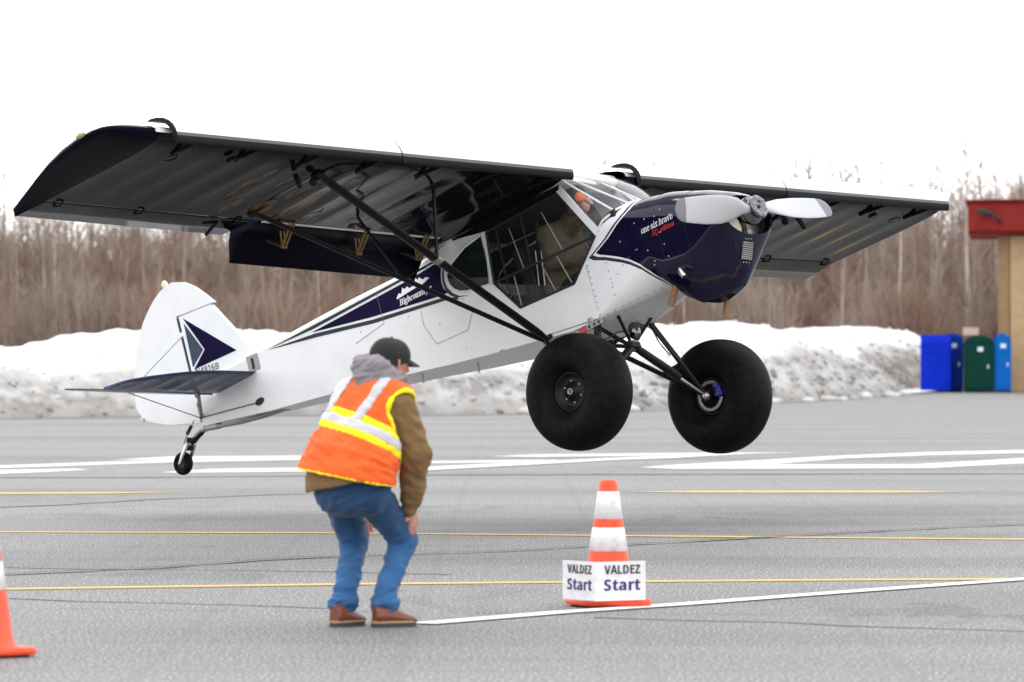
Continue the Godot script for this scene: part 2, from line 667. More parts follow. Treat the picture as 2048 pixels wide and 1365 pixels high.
func ground() -> void:
	var st := mb()
	quad(st, Vector3(-900, 0, 300), Vector3(-900, 0, -1500), Vector3(900, 0, -1500), Vector3(900, 0, 300))
	tag(part("runway_asphalt", st, M.asphalt, self), "", "", "", "structure")
	var w: Material = M.white_paint_marking
	var V := func(a: Array) -> Array:
		var out := []
		for i in range(0, a.size(), 2):
			out.append(Vector2(a[i], a[i + 1]))
		return out
	flat("runway_marking", V.call([-6.70, -61.77, -6.40, -62.47, -4.49, -66.08, -4.36, -64.23, -6.24, -60.95, -6.53, -60.28]), 0.004, w)
	flat("runway_marking", V.call([-5.29, -65.76, -4.64, -68.04, -2.90, -68.55, -1.54, -68.89, -1.49, -66.40, -2.78, -65.76, -4.36, -64.23, -4.49, -66.08]), 0.004, w)
	flat("runway_marking", V.call([-6.48, -59.76, -6.15, -60.02, -5.30, -60.68, -5.08, -60.02, -5.45, -58.99, -5.94, -57.99, -6.26, -57.75]), 0.004, w)
	flat("runway_marking", V.call([-4.13, -58.86, -3.63, -60.55, -2.59, -61.22, -1.87, -61.36, -1.07, -61.44, -1.04, -59.50, -2.50, -59.11, -3.97, -58.49]), 0.004, w)
	flat("runway_marking", V.call([-0.32, -68.04, 0.36, -69.41, 2.65, -70.59, 4.17, -70.99, 2.60, -69.07, 0.35, -67.70]), 0.004, w)
	flat("runway_marking", V.call([-1.07, -61.44, 0.12, -64.23, 0.96, -66.08, 1.81, -67.87, 2.59, -68.89, 3.32, -69.77, 2.16, -66.72, 1.35, -65.45, 0.11, -62.33, -1.04, -59.50]), 0.008, w)
	flat("runway_marking", V.call([-1.84, -64.83, -1.13, -65.01, 0.12, -65.76, 0.63, -65.76, 0.49, -64.53, -1.11, -63.69, -1.81, -63.63]), 0.004, w)
	flat("runway_marking", V.call([1.56, -61.44, 2.04, -62.87, 3.30, -65.76, 4.31, -68.21, 5.82, -70.99, 7.45, -72.72, 8.69, -73.89, 8.46, -71.96, 7.22, -70.48, 5.76, -68.89, 4.44, -66.72, 3.28, -63.16, 3.14, -60.60, 1.96, -60.60]), 0.004, w)
	flat("runway_marking", V.call([3.28, -63.16, 4.20, -63.05, 5.11, -63.19, 6.86, -67.04, 8.25, -70.12, 7.85, -66.72, 6.52, -63.69, 5.10, -60.98, 3.14, -60.60]), 0.004, w)
	var yl: Material = M.yellow_marking
	flat("yellow_marking", V.call([-5.43, -50.07, -4.14, -50.25, -3.21, -50.25, -4.10, -49.71, -5.37, -49.53]), 0.004, yl)
	flat("yellow_marking", V.call([1.13, -50.35, 1.91, -50.75, 3.94, -50.72, 4.64, -50.35, 3.88, -50.05, 1.88, -50.09]), 0.004, yl)
	strip("yellow_line", V.call([-6.5, -39.6, -4.38, -38.94, -1.25, -38.66, 1.23, -37.97, 4.19, -37.25, 7.0, -36.6]), 0.26, 0.004, yl)
	strip("yellow_line", V.call([-6.0, -28.2, -3.29, -29.28, -2.0, -29.69, -0.97, -30.01, 0.99, -30.41, 2.07, -30.58, 3.46, -30.75, 6.0, -31.0]), 0.22, 0.004, yl)
	strip("start_line", V.call([-0.46, -25.53, 0.28, -26.69, 0.89, -27.46, 1.96, -29.0, 3.13, -30.61, 5.6, -34.0]), 0.17, 0.008, M.start_line_paint)
	strip("pavement_joint", V.call([-9.0, -56.1, -6.32, -56.21, -4.08, -56.33, -1.86, -57.27, 1.87, -57.87, 6.54, -58.12, 9.0, -58.4]), 0.30, 0.003, M.joint, 0.05)
	stains()
	strip("pavement_crack", V.call([-3.34, -31.10, -2.77, -31.74, -2.24, -32.34, -1.69, -33.52, -1.11, -34.19, -0.08, -34.97, 1.19, -36.65, 1.99, -37.76, 2.40, -38.39, 3.05, -39.27, 4.40, -40.91]), 0.075, 0.012, M.crack, 0.03)
	strip("pavement_crack", V.call([-3.49, -32.49, -2.65, -32.11, -1.74, -31.97, -1.03, -31.74, -0.39, -31.31]), 0.05, 0.002, M.crack, 0.03)
	strip("pavement_crack", V.call([-2.84, -28.28, -2.44, -27.94, -2.01, -27.77, -1.44, -27.44, -0.99, -27.16]), 0.05, 0.002, M.joint, 0.03)
	strip("pavement_crack", V.call([0.44, -26.23, 0.84, -25.93, 1.38, -25.74, 1.71, -25.36, 2.67, -24.81]), 0.06, 0.002, M.joint, 0.03)
	strip("pavement_crack", V.call([-4.82, -44.92, -4.12, -46.12, -3.32, -47.89, -1.92, -49.98]), 0.14, 0.002, M.joint, 0.05)


func stains() -> void:
	# old oil and rubber on the apron, soaked into the asphalt
	var r := RandomNumberGenerator.new()
	r.seed = 311
	for i in 14:
		var at := Vector2(r.randf_range(-4.5, 4.5), r.randf_range(-24.0, -54.0))
		at.x *= -at.y / 40.0
		var w := r.randf_range(0.25, 0.9)
		var d := r.randf_range(0.6, 2.4)
		var pts := []
		for k in 20:
			var a := TAU * k / 20.0
			var m := r.randf_range(0.7, 1.15)
			pts.append(at + Vector2(cos(a) * w * m, sin(a) * d * m))
		flat("oil_stain", pts, 0.0015, M.oil_film)
	for q in [[-5.0, -33.4, 6.5, -34.6, 0.32], [-5.5, -35.8, 6.5, -36.9, 0.32], [-6.0, -46.0, 7.0, -44.6, 0.4], [-5.0, -27.6, 5.0, -26.2, 0.22]]:
		strip("tyre_mark", [Vector2(q[0], q[1]), Vector2((q[0] + q[2]) / 2.0, (q[1] + q[3]) / 2.0 + 0.25), Vector2(q[2], q[3])], q[4], 0.001, M.oil_film)


func snow() -> void:
	# front foot of the plough bank, its crest height and its dirt, along the runway edge
	var line := [[-60.0, -72.0, 1.5], [-26.0, -97.0, 1.38], [-13.5, -108.0, 1.27], [-11.3, -110.0, 1.34], [-10.1, -111.5, 1.48], [-8.7, -112.7, 1.44], [-7.2, -113.8, 1.62], [-5.9, -115.0, 1.95], [-4.6, -116.0, 1.95], [-2.0, -117.0, 1.75], [1.0, -119.0, 1.6], [3.4, -125.0, 1.55], [5.2, -133.0, 1.75], [6.5, -140.0, 2.1], [7.6, -146.0, 2.32], [8.8, -150.0, 2.22], [10.1, -156.0, 2.25], [11.4, -162.0, 2.42], [12.4, -167.0, 2.3], [13.2, -172.0, 1.95], [14.2, -180.0, 1.9], [15.5, -192.0, 2.3], [19.0, -203.0, 2.5], [24.0, -214.0, 2.1], [60.0, -236.0, 2.0]]
	var curve := Curve3D.new()
	for i in line.size():
		var a: Array = line[maxi(i - 1, 0)]
		var b: Array = line[mini(i + 1, line.size() - 1)]
		var t := Vector3(b[0] - a[0], b[2] - a[2], b[1] - a[1]) / 7.0
		curve.add_point(Vector3(line[i][0], line[i][2], line[i][1]), -t, t)
	var n1 := noise(0.35, FastNoiseLite.TYPE_SIMPLEX_SMOOTH, 5, 11)
	var n2 := noise(0.9, FastNoiseLite.TYPE_SIMPLEX_SMOOTH, 5, 12)
	var n4 := noise(2.6, FastNoiseLite.TYPE_SIMPLEX_SMOOTH, 3, 14)
	var n3 := noise(0.12, FastNoiseLite.TYPE_SIMPLEX_SMOOTH, 3, 13)
	var length := curve.get_baked_length()
	var st := mb()
	var rows := []
	var tints := []
	var count := 2000
	for i in count + 1:
		# finer where the picture looks
		var s := length * i / count
		var p := curve.sample_baked(s)
		var q := curve.sample_baked(minf(s + 0.5, length))
		var r := curve.sample_baked(maxf(s - 0.5, 0.0))
		var along := Vector2(q.x - r.x, q.z - r.z).normalized()
		var across := Vector2(along.y, -along.x)
		if across.y > 0.0:
			across = -across
		var row := PackedVector3Array()
		var tint := PackedColorArray()
		for j in 34:
			var u := float(j) / 33.0
			var d := u * u * 9.0 + u * 3.0
			var x := p.x + across.x * d
			var z := p.z + across.y * d
			var rise := clampf(d / 4.2, 0.0, 1.0)
			var face := 1.0 - pow(1.0 - rise, 1.9)
			var back := 1.0 - 0.30 * clampf((d - 5.0) / 7.0, 0.0, 1.0)
			var bump := n1.get_noise_2d(x, z * 0.55) * 0.36 + n2.get_noise_2d(x * 1.3, z * 0.6) * 0.26 + n4.get_noise_2d(x, z * 0.6) * 0.12
			var h: float = p.y * face * back
			h += bump * clampf(rise * 2.2, 0.0, 1.0) * clampf(1.15 - face * 0.75, 0.3, 1.0)
			var y := maxf(h, -0.02) if j > 0 else -0.05
			row.append(Vector3(x, y, z))
			var low := clampf(1.12 - y / (p.y * 0.80), 0.0, 1.0)
			var m1 := n1.get_noise_3d(x * 2.0 + 50.0, h * 5.5, z * 0.35) * 0.5 + 0.5
			var m2 := (n2.get_noise_3d(x * 1.7 - 30.0, h * 4.5, z * 0.35) + n4.get_noise_3d(x, h * 1.8, z * 0.25) * 0.6) * 0.5 + 0.5
			var dirty := smoothstep(0.10, 0.55, low) * clampf((m1 * 0.6 + m2 * 0.7 - 0.50) * 4.0, 0.0, 1.0)
			dirty = maxf(dirty, smoothstep(0.70, 1.05, low) * clampf(0.35 + m1, 0.0, 1.0))
			var clean := Color(0.80, 0.80, 0.82).lerp(Color(0.47, 0.455, 0.445), smoothstep(0.10, 0.36, low + (m1 - 0.5) * 0.40))
			var slush := Color(0.255, 0.23, 0.205).lerp(Color(0.12, 0.115, 0.11), clampf(n3.get_noise_2d(x, z * 2.0) + 0.4, 0.0, 1.0))
			tint.append(clean.lerp(slush, dirty * 0.85))
		rows.append(row)
		tints.append(tint)
	for i in count:
		for j in 33:
			for k in [[0, 0], [1, 0], [1, 1], [0, 0], [1, 1], [0, 1]]:
				st.set_color(tints[i + k[0]][j + k[1]])
				st.add_vertex(rows[i + k[0]][j + k[1]])
	tag(part("snow_bank", st, M.snow, self), "ploughed bank of old snow, white on top and grimy below, along the runway", "snow bank", "", "structure")
	# clods and chunks standing out of the face
	var clod := mb()
	for i in 3200:
		var a := rng.randi_range(int(count * 0.24), int(count * 0.92))
		var b := rng.randi_range(1, 17)
		var c: Vector3 = rows[a][b]
		if c.y < 0.02:
			continue
		var r := 0.025 + 0.12 * pow(rng.randf(), 2.5)
		var t: Color = tints[a][b]
		if c.x < 0.0:
			r *= 0.75
		clod.set_color(t.lerp(Color(0.62, 0.61, 0.60) if rng.randf() < 0.55 else Color(0.16, 0.15, 0.14), rng.randf_range(0.0, 0.45)))
		ball(clod, c + Vector3(0, r * 0.1, 0), Vector3(r * rng.randf_range(0.8, 1.6), r * rng.randf_range(0.45, 0.8), r), Basis(Vector3(rng.randf() - 0.5, 1, rng.randf() - 0.5).normalized(), rng.randf() * TAU), 6)
	tag(part("snow_clods", clod, M.snow, self), "frozen clods of snow and grit on the face of the bank", "snow", "", "stuff")
	# meltwater darkens the asphalt along the foot of the bank
	var wet := mb()
	var wa := PackedVector3Array()
	var wb := PackedVector3Array()
	for i in 400:
		var p := curve.sample_baked(length * i / 399.0)
		wa.append(Vector3(p.x, 0.005, p.z - 0.3))
		wb.append(Vector3(p.x, 0.005, p.z + 2.6 + n1.get_noise_2d(p.x * 2.0, 0.0) * 2.2))
	loft(wet, [wa, wb])
	tag(part("wet_edge", wet, M.wet_edge, self), "", "", "", "structure")
	# loose lumps that rolled off the bank
	var lump := mb()
	for i in 70:
		var s := length * rng.randf_range(0.30, 0.86)
		var p := curve.sample_baked(s)
		var z := p.z + rng.randf_range(-0.3, 1.4)
		var r := rng.randf_range(0.06, 0.22)
		lump.set_color(Color(0.66, 0.64, 0.62).lerp(Color(0.4, 0.37, 0.34), rng.randf() * 0.7))
		ball(lump, Vector3(p.x + rng.randf_range(-0.4, 0.4), r * 0.25, z), Vector3(r * 1.5, r * 0.7, r), Basis(Vector3.UP, rng.randf() * TAU), 8)
	var lo := part("snow_lumps", lump, M.snow, self)
	tag(lo, "scattered lumps of dirty snow at the foot of the bank", "snow", "", "stuff")
	# melted slush line at the foot and snow-covered ground behind the bank
	var g := mb()
	g.set_color(Color(0.72, 0.72, 0.73))
	var near := PackedVector3Array()
	var far := PackedVector3Array()
	for i in 60:
		var p := curve.sample_baked(length * i / 59.0)
		near.append(Vector3(p.x, 0.02, p.z - 2.0))
		far.append(Vector3(p.x * 6.0, 0.9, p.z - 320.0))
	loft(g, [near, far])
	tag(part("snowy_ground", g, M.snow, self), "", "", "", "structure")


func tree_shapes(seed_at: int, h: float) -> Array:
	# [trunk, crown] of a leafless tree of height h: a straight stem with many thin rising limbs
	var r := RandomNumberGenerator.new()
	r.seed = seed_at
	var trunk := mb()
	var pts := []
	var lean := Vector3(r.randf_range(-0.4, 0.4), 0, r.randf_range(-0.4, 0.4))
	for i in 7:
		var t := i / 6.0
		pts.append(Vector3(0, -0.3, 0).lerp(Vector3(lean.x, h, lean.z), t) + Vector3(r.randf_range(-0.06, 0.06), 0, r.randf_range(-0.06, 0.06)) * h * 0.12)
	var base := h * r.randf_range(0.0105, 0.015)
	var rows := []
	for i in 7:
		rows.append(ring_at(pts[i], Basis(Vector3.RIGHT, Vector3.BACK, Vector3.UP), lerpf(base, 0.012, i / 6.0), lerpf(base, 0.012, i / 6.0), 6))
	loft(trunk, rows, true)
	var crown := mb()
	var limbs := int(h * 8.0)
	for i in limbs:
		var t := pow(r.randf(), 0.8) * 0.86 + 0.10
		var at: Vector3 = (pts[int(t * 6)] as Vector3).lerp(pts[mini(int(t * 6) + 1, 6)], fmod(t * 6.0, 1.0))
		var a := r.randf() * TAU
		var up := r.randf_range(0.55, 1.5)
		var d := Vector3(cos(a), up, sin(a)).normalized()
		var l := h * r.randf_range(0.10, 0.26) * (1.15 - t * 0.75)
		var mid := at + d * l * 0.5
		var tip := mid + (d + Vector3(r.randf_range(-0.3, 0.3), 0.35, r.randf_range(-0.3, 0.3))).normalized() * l * 0.5
		var w := lerpf(0.026, 0.011, t)
		branch(crown, at, mid, w, w * 0.7)
		branch(crown, mid, tip, w * 0.7, w * 0.3)
		for k in 5:
			var s: Vector3 = at.lerp(mid, r.randf_range(0.25, 1.0)) if k < 2 else mid.lerp(tip, r.randf_range(0.0, 0.9))
			var e := s + (d + Vector3(r.randf_range(-0.9, 0.9), r.randf_range(-0.1, 0.9), r.randf_range(-0.9, 0.9))).normalized() * l * r.randf_range(0.2, 0.45)
			branch(crown, s, e, 0.011, 0.005)
	return [trunk, crown]


func branch(st: SurfaceTool, a: Vector3, b: Vector3, r0: float, r1: float) -> void:
	var f := frame(b - a)
	loft(st, [ring_at(a, f, r0, r0, 3), ring_at(b, f, r1, r1, 3)], true)


func forest() -> void:
	var barks := []
	for i in 4:
		barks.append(mat("bark_%d" % i, [Vector3(0.31, 0.25, 0.21), Vector3(0.38, 0.31, 0.265), Vector3(0.24, 0.185, 0.15), Vector3(0.46, 0.39, 0.34)][i], 0.9))
	var twig := [mat("twig_brown", Vector3(0.29, 0.208, 0.158), 0.9), mat("twig_grey", Vector3(0.325, 0.25, 0.20), 0.9), mat("twig_red", Vector3(0.26, 0.16, 0.115), 0.9)]
	var protos := []
	for i in 8:
		var h := [7.6, 8.6, 6.6, 9.4, 7.0, 8.0, 9.0, 6.0][i] as float
		var s := tree_shapes(100 + i, h)
		var o := thing("bare_tree", Vector3.ZERO, "bare grey-brown tree at the front of the leafless wood", "tree", "bare trees at the front of the wood")
		part("trunk", s[0], barks[i % 4], o)
		part("crown", s[1], twig[i % 3], o)
		protos.append(o)
	# front rank: each a tree of its own
	var n := 0
	for i in 120:
		var z := -208.0 - rng.randf() * 22.0
		var x := -24.5 + 49.0 * (i + rng.randf()) / 120.0
		var proto: Node3D = protos[n % 8]
		var o: Node3D = proto
		if n >= 8:
			o = proto.duplicate()
			o.name = numbered("bare_tree")
			add_child(o, true)
		n += 1
		o.position = Vector3(x, 0.85, z)
		var k := rng.randf_range(0.72, 1.0) * (0.92 + 0.13 * smoothstep(-10.0, 16.0, x))
		o.transform.basis = Basis(Vector3.UP, rng.randf() * TAU).scaled(Vector3(k, k * rng.randf_range(1.0, 1.12), k))
	# the depth of the wood behind them
	for v in 8:
		for layer in 2:
			var mm := MultiMesh.new()
			mm.transform_format = MultiMesh.TRANSFORM_3D
			mm.mesh = (protos[v].get_child(layer) as MeshInstance3D).mesh
			var spots := []
			var r := RandomNumberGenerator.new()
			r.seed = 500 + v
			for i in 620:
				var z := -222.0 - 150.0 * pow(r.randf(), 1.2)
				var x := r.randf_range(-0.24, 0.24) * -z
				var k := r.randf_range(0.62, 1.02) * (0.92 + 0.13 * smoothstep(-10.0, 16.0, x)) * (1.0 + (-z - 222.0) * 0.0016)
				spots.append(Transform3D(Basis(Vector3.UP, r.randf() * TAU).scaled(Vector3.ONE * k), Vector3(x, 0.85, z)))
			mm.instance_count = spots.size()
			for i in spots.size():
				mm.set_instance_transform(i, spots[i])
			var o := MultiMeshInstance3D.new()
			o.multimesh = mm
			o.material_override = (protos[v].get_child(layer) as MeshInstance3D).mesh.surface_get_material(0)
			o.name = numbered("distant_wood")
			add_child(o, true)
			tag(o, "dense leafless wood behind the front trees", "wood", "", "stuff")
	# brush under the trees
	for v in 3:
		var st := mb()
		var r := RandomNumberGenerator.new()
		r.seed = 900 + v
		for i in 90:
			var a := r.randf() * TAU
			var at := Vector3(r.randf_range(-0.5, 0.5), 0, r.randf_range(-0.5, 0.5))
			var tip := at + Vector3(cos(a) * r.randf_range(0.1, 0.9), r.randf_range(1.0, 2.7), sin(a) * r.randf_range(0.1, 0.9))
			branch(st, at, tip, 0.016, 0.006)
			for k in 3:
				var s := at.lerp(tip, r.randf_range(0.3, 0.95))
				branch(st, s, s + Vector3(r.randf_range(-0.4, 0.4), r.randf_range(0.2, 0.6), r.randf_range(-0.4, 0.4)), 0.009, 0.004)
		st.generate_normals()
		var mm := MultiMesh.new()
		mm.transform_format = MultiMesh.TRANSFORM_3D
		mm.mesh = st.commit()
		mm.instance_count = 700
		for i in 700:
			var z := -206.0 - 60.0 * r.randf()
			mm.set_instance_transform(i, Transform3D(Basis(Vector3.UP, r.randf() * TAU).scaled(Vector3.ONE * r.randf_range(0.7, 1.5)), Vector3(r.randf_range(-50, 50), 0.85, z)))
		var o := MultiMeshInstance3D.new()
		o.multimesh = mm
		o.material_override = twig[v]
		o.name = numbered("brush")
		add_child(o, true)
		tag(o, "reddish brown brush under the bare trees", "brush", "", "stuff")


func building() -> void:
	var o := thing("building", Vector3(18.3, 0, -188.0), "tan building with a deep red fascia at the right edge", "building")
	o.rotation.y = -0.10
	var st := mb()
	box(st, Vector3(5.46, 2.95, -4.0), Vector3(10.0, 5.9, 8.0), Basis(), 0.03)
	part("wall", st, M.wall_tan, o)
	st = mb()
	box(st, Vector3(0.215, 2.95, -0.35), Vector3(0.45, 5.88, 0.5), Basis(), 0.03)
	part("post", st, M.wall_tan_dark, o)
	st = mb()
	box(st, Vector3(4.9, 6.58, -3.6), Vector3(12.06, 1.22, 9.2), Basis(Vector3.BACK, 0.006), 0.03)
	var f := part("fascia", st, M.fascia_red, o)
	st = mb()
	box(st, Vector3(4.9, 7.19, -3.6), Vector3(12.26, 0.12, 9.4), Basis(Vector3.BACK, 0.006), 0.03)
	part("cap_trim", st, M.trim_red, f)
	st = mb()
	box(st, Vector3(4.9, 6.06, 1.03), Vector3(12.0, 0.07, 0.06), Basis(Vector3.BACK, 0.006), 0.01)
	part("lower_trim", st, M.trim_red, f)
	st = mb()
	for i in 6:
		box(st, Vector3(1.2 + i * 1.6, 2.9, 0.012), Vector3(0.03, 5.7, 0.03))
	part("wall_seam", st, M.wall_tan_dark, o)
	st = mb()
	path_tube(st, curve_pts([Vector3(0.05, 6.33, 1.05), Vector3(0.03, 6.42, 1.25), Vector3(-0.12, 6.58, 1.35), Vector3(-0.38, 6.70, 1.3)], 8), 0.06)
	ball(st, Vector3(-0.48, 6.72, 1.28), Vector3(0.34, 0.13, 0.17), Basis(Vector3.BACK, -0.3), 12)
	part("wall_lamp", st, M.interior_dark, o)
	var s := thing("pale_sign", Vector3(18.0, 2.05, -196.0), "pale pinkish sign board just above the bright blue toilet", "sign")
	st = mb()
	box(st, Vector3(0, 0.28, 0), Vector3(0.62, 0.30, 0.05), Basis(), 0.01)
	part("board", st, mat("pale_pink", Vector3(0.72, 0.58, 0.56), 0.6), s)
	st = mb()
	for x in [-0.2, 0.2]:
		box(st, Vector3(x, -0.95, -0.05), Vector3(0.06, 2.4, 0.04))
	part("posts", st, M.wall_tan_dark, s)


func toilet(at: Vector3, turn: float, w: float, h: float, peak: int, m: Material, label: String) -> void:
	var o := thing("portable_toilet", at, label, "portable toilet", "portable toilets beside the building")
	o.rotation.y = turn
	var st := mb()
	box(st, Vector3(0, h * 0.45 + 0.06, 0), Vector3(w, h * 0.9, w), Basis(), 0.04)
	part("cabin", st, m, o)
	st = mb()
	box(st, Vector3(0, 0.05, 0), Vector3(w * 0.94, 0.1, w * 0.94))
	part("skid", st, M.rubber, o)
	st = mb()
	var prof := PackedVector2Array()
	if peak == 0:      # a barrel roof
		for i in 11:
			var a := PI * i / 10.0
			prof.append(Vector2(cos(a) * w * 0.47, h * 0.9 + 0.05 + sin(a) * w * 0.24))
	elif peak == 1:    # a gabled roof
		prof = PackedVector2Array([Vector2(w * 0.53, h * 0.93), Vector2(0, h * 0.93 + 0.22), Vector2(-w * 0.53, h * 0.93)])
	else:              # a flat raised roof
		prof = PackedVector2Array([Vector2(w * 0.40, h * 0.93), Vector2(w * 0.34, h * 0.93 + 0.17), Vector2(-w * 0.34, h * 0.93 + 0.17), Vector2(-w * 0.40, h * 0.93)])
	slab(st, prof, func(p, s): return Vector3(p.x, p.y, s * w * 0.51))
	part("roof", st, m, o)
	st = mb()
	box(st, Vector3(0, h * 0.44 + 0.06, w * 0.5 + 0.012), Vector3(w * 0.72, h * 0.8, 0.03), Basis(), 0.012)
	var d := part("door", st, m, o)
	st = mb()
	box(st, Vector3(w * 0.3, h * 0.48, w * 0.5 + 0.04), Vector3(0.05, 0.14, 0.03))
	part("latch", st, M.toilet_sign, d)
	st = mb()
	box(st, Vector3(w * 0.05, h * 0.80, w * 0.5 + 0.032), Vector3(0.2, 0.16, 0.012))
	part("sign_plate", st, M.toilet_sign, d)
	for q in [[1.0, 0.68, 0.03, 0.86], [-1.0, 0.68, 0.03, 0.86], [-1.0, 0.84, 0.16, 0.7]]:
		st = mb()
		box(st, Vector3(q[0] * (w * 0.5 + 0.006), h * q[1], 0), Vector3(0.02, q[2], w * q[3]))
		part("side_rib", st, m, o)


func toilets() -> void:
	toilet(Vector3(15.86, 0, -187.0), PI / 2 - 0.09, 1.14, 2.12, 2, M.toilet_blue, "royal blue portable toilet, farthest left in the row, turned sideways")
	toilet(Vector3(16.56, 0, -187.6), -0.10, 0.76, 2.2, 0, M.toilet_mid_blue, "darker blue portable toilet with rounded roof, left of the green one")
	toilet(Vector3(17.42, 0, -186.4), -0.1, 1.14, 2.02, 0, M.toilet_green, "dark green portable toilet with rounded roof between the blue ones")
	toilet(Vector3(18.27, 0, -186.2), -0.09, 0.66, 2.18, 1, M.toilet_bright_blue, "bright blue portable toilet with pitched roof against the tan building")


# ---------------------------------------------------------------- the aeroplane
# its own axes: x forward, y up, z to starboard; zero is the wing's leading edge on the centre line
const UPPER := [[0.0, 0.075, 0.075], [0.008, 0.105, 0.052], [0.03, 0.128, 0.036], [0.07, 0.150, 0.022], [0.14, 0.176, 0.010], [0.28, 0.207, 0.002], [0.45, 0.218, 0.0], [0.70, 0.205, 0.0], [1.0, 0.155, 0.0], [1.15, 0.122, 0.0], [1.24, 0.103, 0.0], [1.25, 0.100, 0.0], [1.6, 0.012, 0.0]]
const BODY := [[0.0, -0.30, -1.166, 0.37, 0.30, 0.19, 0.03, 0.03, 1.0], [0.06, -0.30, -1.166, 0.37, 0.30, 0.19, 0.04, 0.04, 1.0], [0.25, -0.305, -1.15, 0.37, 0.30, 0.19, 0.12, 0.12, 1.0], [0.50, -0.325, -1.13, 0.368, 0.30, 0.22, 0.22, 0.22, 1.0], [0.66, -0.345, -1.118, 0.365, 0.30, 0.24, 0.25, 0.25, 1.0], [0.76, -0.365, -1.25, 0.362, 0.30, 0.25, 0.25, 0.30, 1.1], [0.86, -0.385, -1.33, 0.36, 0.29, 0.25, 0.26, 0.36, 1.2], [0.98, -0.425, -1.345, 0.358, 0.29, 0.25, 0.29, 0.36, 1.3], [1.1, -0.47, -1.335, 0.354, 0.28, 0.25, 0.31, 0.38, 1.4], [1.2, -0.505, -1.31, 0.35, 0.28, 0.25, 0.32, 0.40, 1.5], [1.30, -0.55, -1.215, 0.342, 0.28, 0.22, 0.32, 0.36, 1.5], [1.36, -0.58, -1.10, 0.333, 0.29, 0.19, 0.31, 0.27, 1.3], [1.40, -0.605, -1.01, 0.325, 0.29, 0.175, 0.30, 0.19, 1.1], [1.42, -0.628, -0.965, 0.315, 0.29, 0.165, 0.285, 0.165, 1.0]]

var plane: Node3D


func half_width(x: float) -> float:
	return 0.37 if x > -0.95 else maxf(0.03, 0.37 - 0.34 * (-0.95 - x) / 3.75)


func wing_at(x: float, y: float, z: float, s: float) -> Vector3:
	# the wings flex a little differently in the turn
	var rise := 0.0090 if s > 0 else 0.0160
	var twist := (0.0030 if s > 0 else -0.0010) * z * (-x)
	var fore := 0.085 * (1.0 - z / 4.9) * clampf(x + 1.0, 0.0, 1.0)
	return Vector3(x + fore, y + rise * z + twist, s * z)


func side_at(p: Vector2, s: float, off := 0.0) -> Vector3:
	return Vector3(p.x, p.y, s * (half_width(p.x) + off))


func cut_strip(poly: PackedVector2Array, cuts: Array) -> Array:
	# the polygon cut by upright lines at the given x
	var out := []
	var edges := [-99.0] + cuts + [99.0]
	for i in edges.size() - 1:
		var b := PackedVector2Array([Vector2(edges[i], -9), Vector2(edges[i + 1], -9), Vector2(edges[i + 1], 9), Vector2(edges[i], 9)])
		for p in Geometry2D.intersect_polygons(poly, b):
			out.append(p)
	return out


func side_sheet(st: SurfaceTool, poly: PackedVector2Array, s: float, off: float, holes := [], cuts := [-0.95]) -> void:
	for p in cut_strip(poly, cuts):
		var pieces := [p]
		for h in holes:
			var next := []
			for q in pieces:
				next.append_array(Geometry2D.clip_polygons(q, h))
			pieces = next
		for q in pieces:
			sheet(st, q, func(v): return side_at(v, s, off), s < 0.0)


func decal(called: String, poly: PackedVector2Array, m: Material, parent: Node3D, off := 0.003) -> void:
	var st := mb()
	side_sheet(st, poly, 1.0, off)
	side_sheet(st, poly, -1.0, off)
	part(called, st, m, parent)


func body_at(x: float, t: float, s: float) -> Vector3:
	# the front of the fuselage: t runs from the top centre (0) down the side to the bottom centre (1)
	var yt := at_x(BODY, x, 1)
	var yb := at_x(BODY, x, 2)
	var w := at_x(BODY, x, 3)
	var rtz := at_x(BODY, x, 4)
	var rty := at_x(BODY, x, 5)
	var rbz := at_x(BODY, x, 6)
	var rby := at_x(BODY, x, 7)
	if t < 0.08:
		return Vector3(x, yt, s * (w - rtz) * t / 0.08)
	if t < 0.36:
		var a := (t - 0.08) / 0.28 * PI / 2.0
		return Vector3(x, yt - rty * (1.0 - cos(a)), s * (w - rtz + rtz * sin(a)))
	if t < 0.62:
		return Vector3(x, lerpf(yt - rty, yb + rby, (t - 0.36) / 0.26), s * w)
	if t < 0.9:
		var a := (t - 0.62) / 0.28 * PI / 2.0
		var e := at_x(BODY, x, 8)
		return Vector3(x, yb + rby * (1.0 - pow(sin(a), e)), s * (w - rbz + rbz * pow(maxf(cos(a), 0.0), e)))
	return Vector3(x, yb, s * (w - rbz) * (1.0 - t) / 0.1)


const EDGE_UP := [[-0.674, 0.062], [-0.589, 0.254], [-0.534, 0.345], [-0.476, 0.44], [-0.43, 0.50], [-0.36, 0.53], [-0.30, 0.55]]
const EDGE_LOW := [[-1.36, 0.80], [-1.22, 0.77], [-1.166, 0.735], [-1.139, 0.695], [-1.10, 0.658], [-1.024, 0.612], [-0.949, 0.554], [-0.876, 0.469], [-0.819, 0.377], [-0.747, 0.234], [-0.70, 0.11], [-0.674, 0.062]]


func edge(y: float, dx: float, dy: float) -> float:
	var e := -9.0
	if y >= -0.674:
		e = at_x(EDGE_UP, y, 1) + dx
	if y - dy <= -0.674:
		e = maxf(e, at_x(EDGE_LOW, y - dy, 1))
	return e


func edge_x(t: float, dx: float, dy: float) -> float:
	var x := 0.03
	while x < 1.2:
		if x >= edge(body_at(x, t, 1.0).y, dx, dy):
			return x
		x += 0.002
	return 1.2


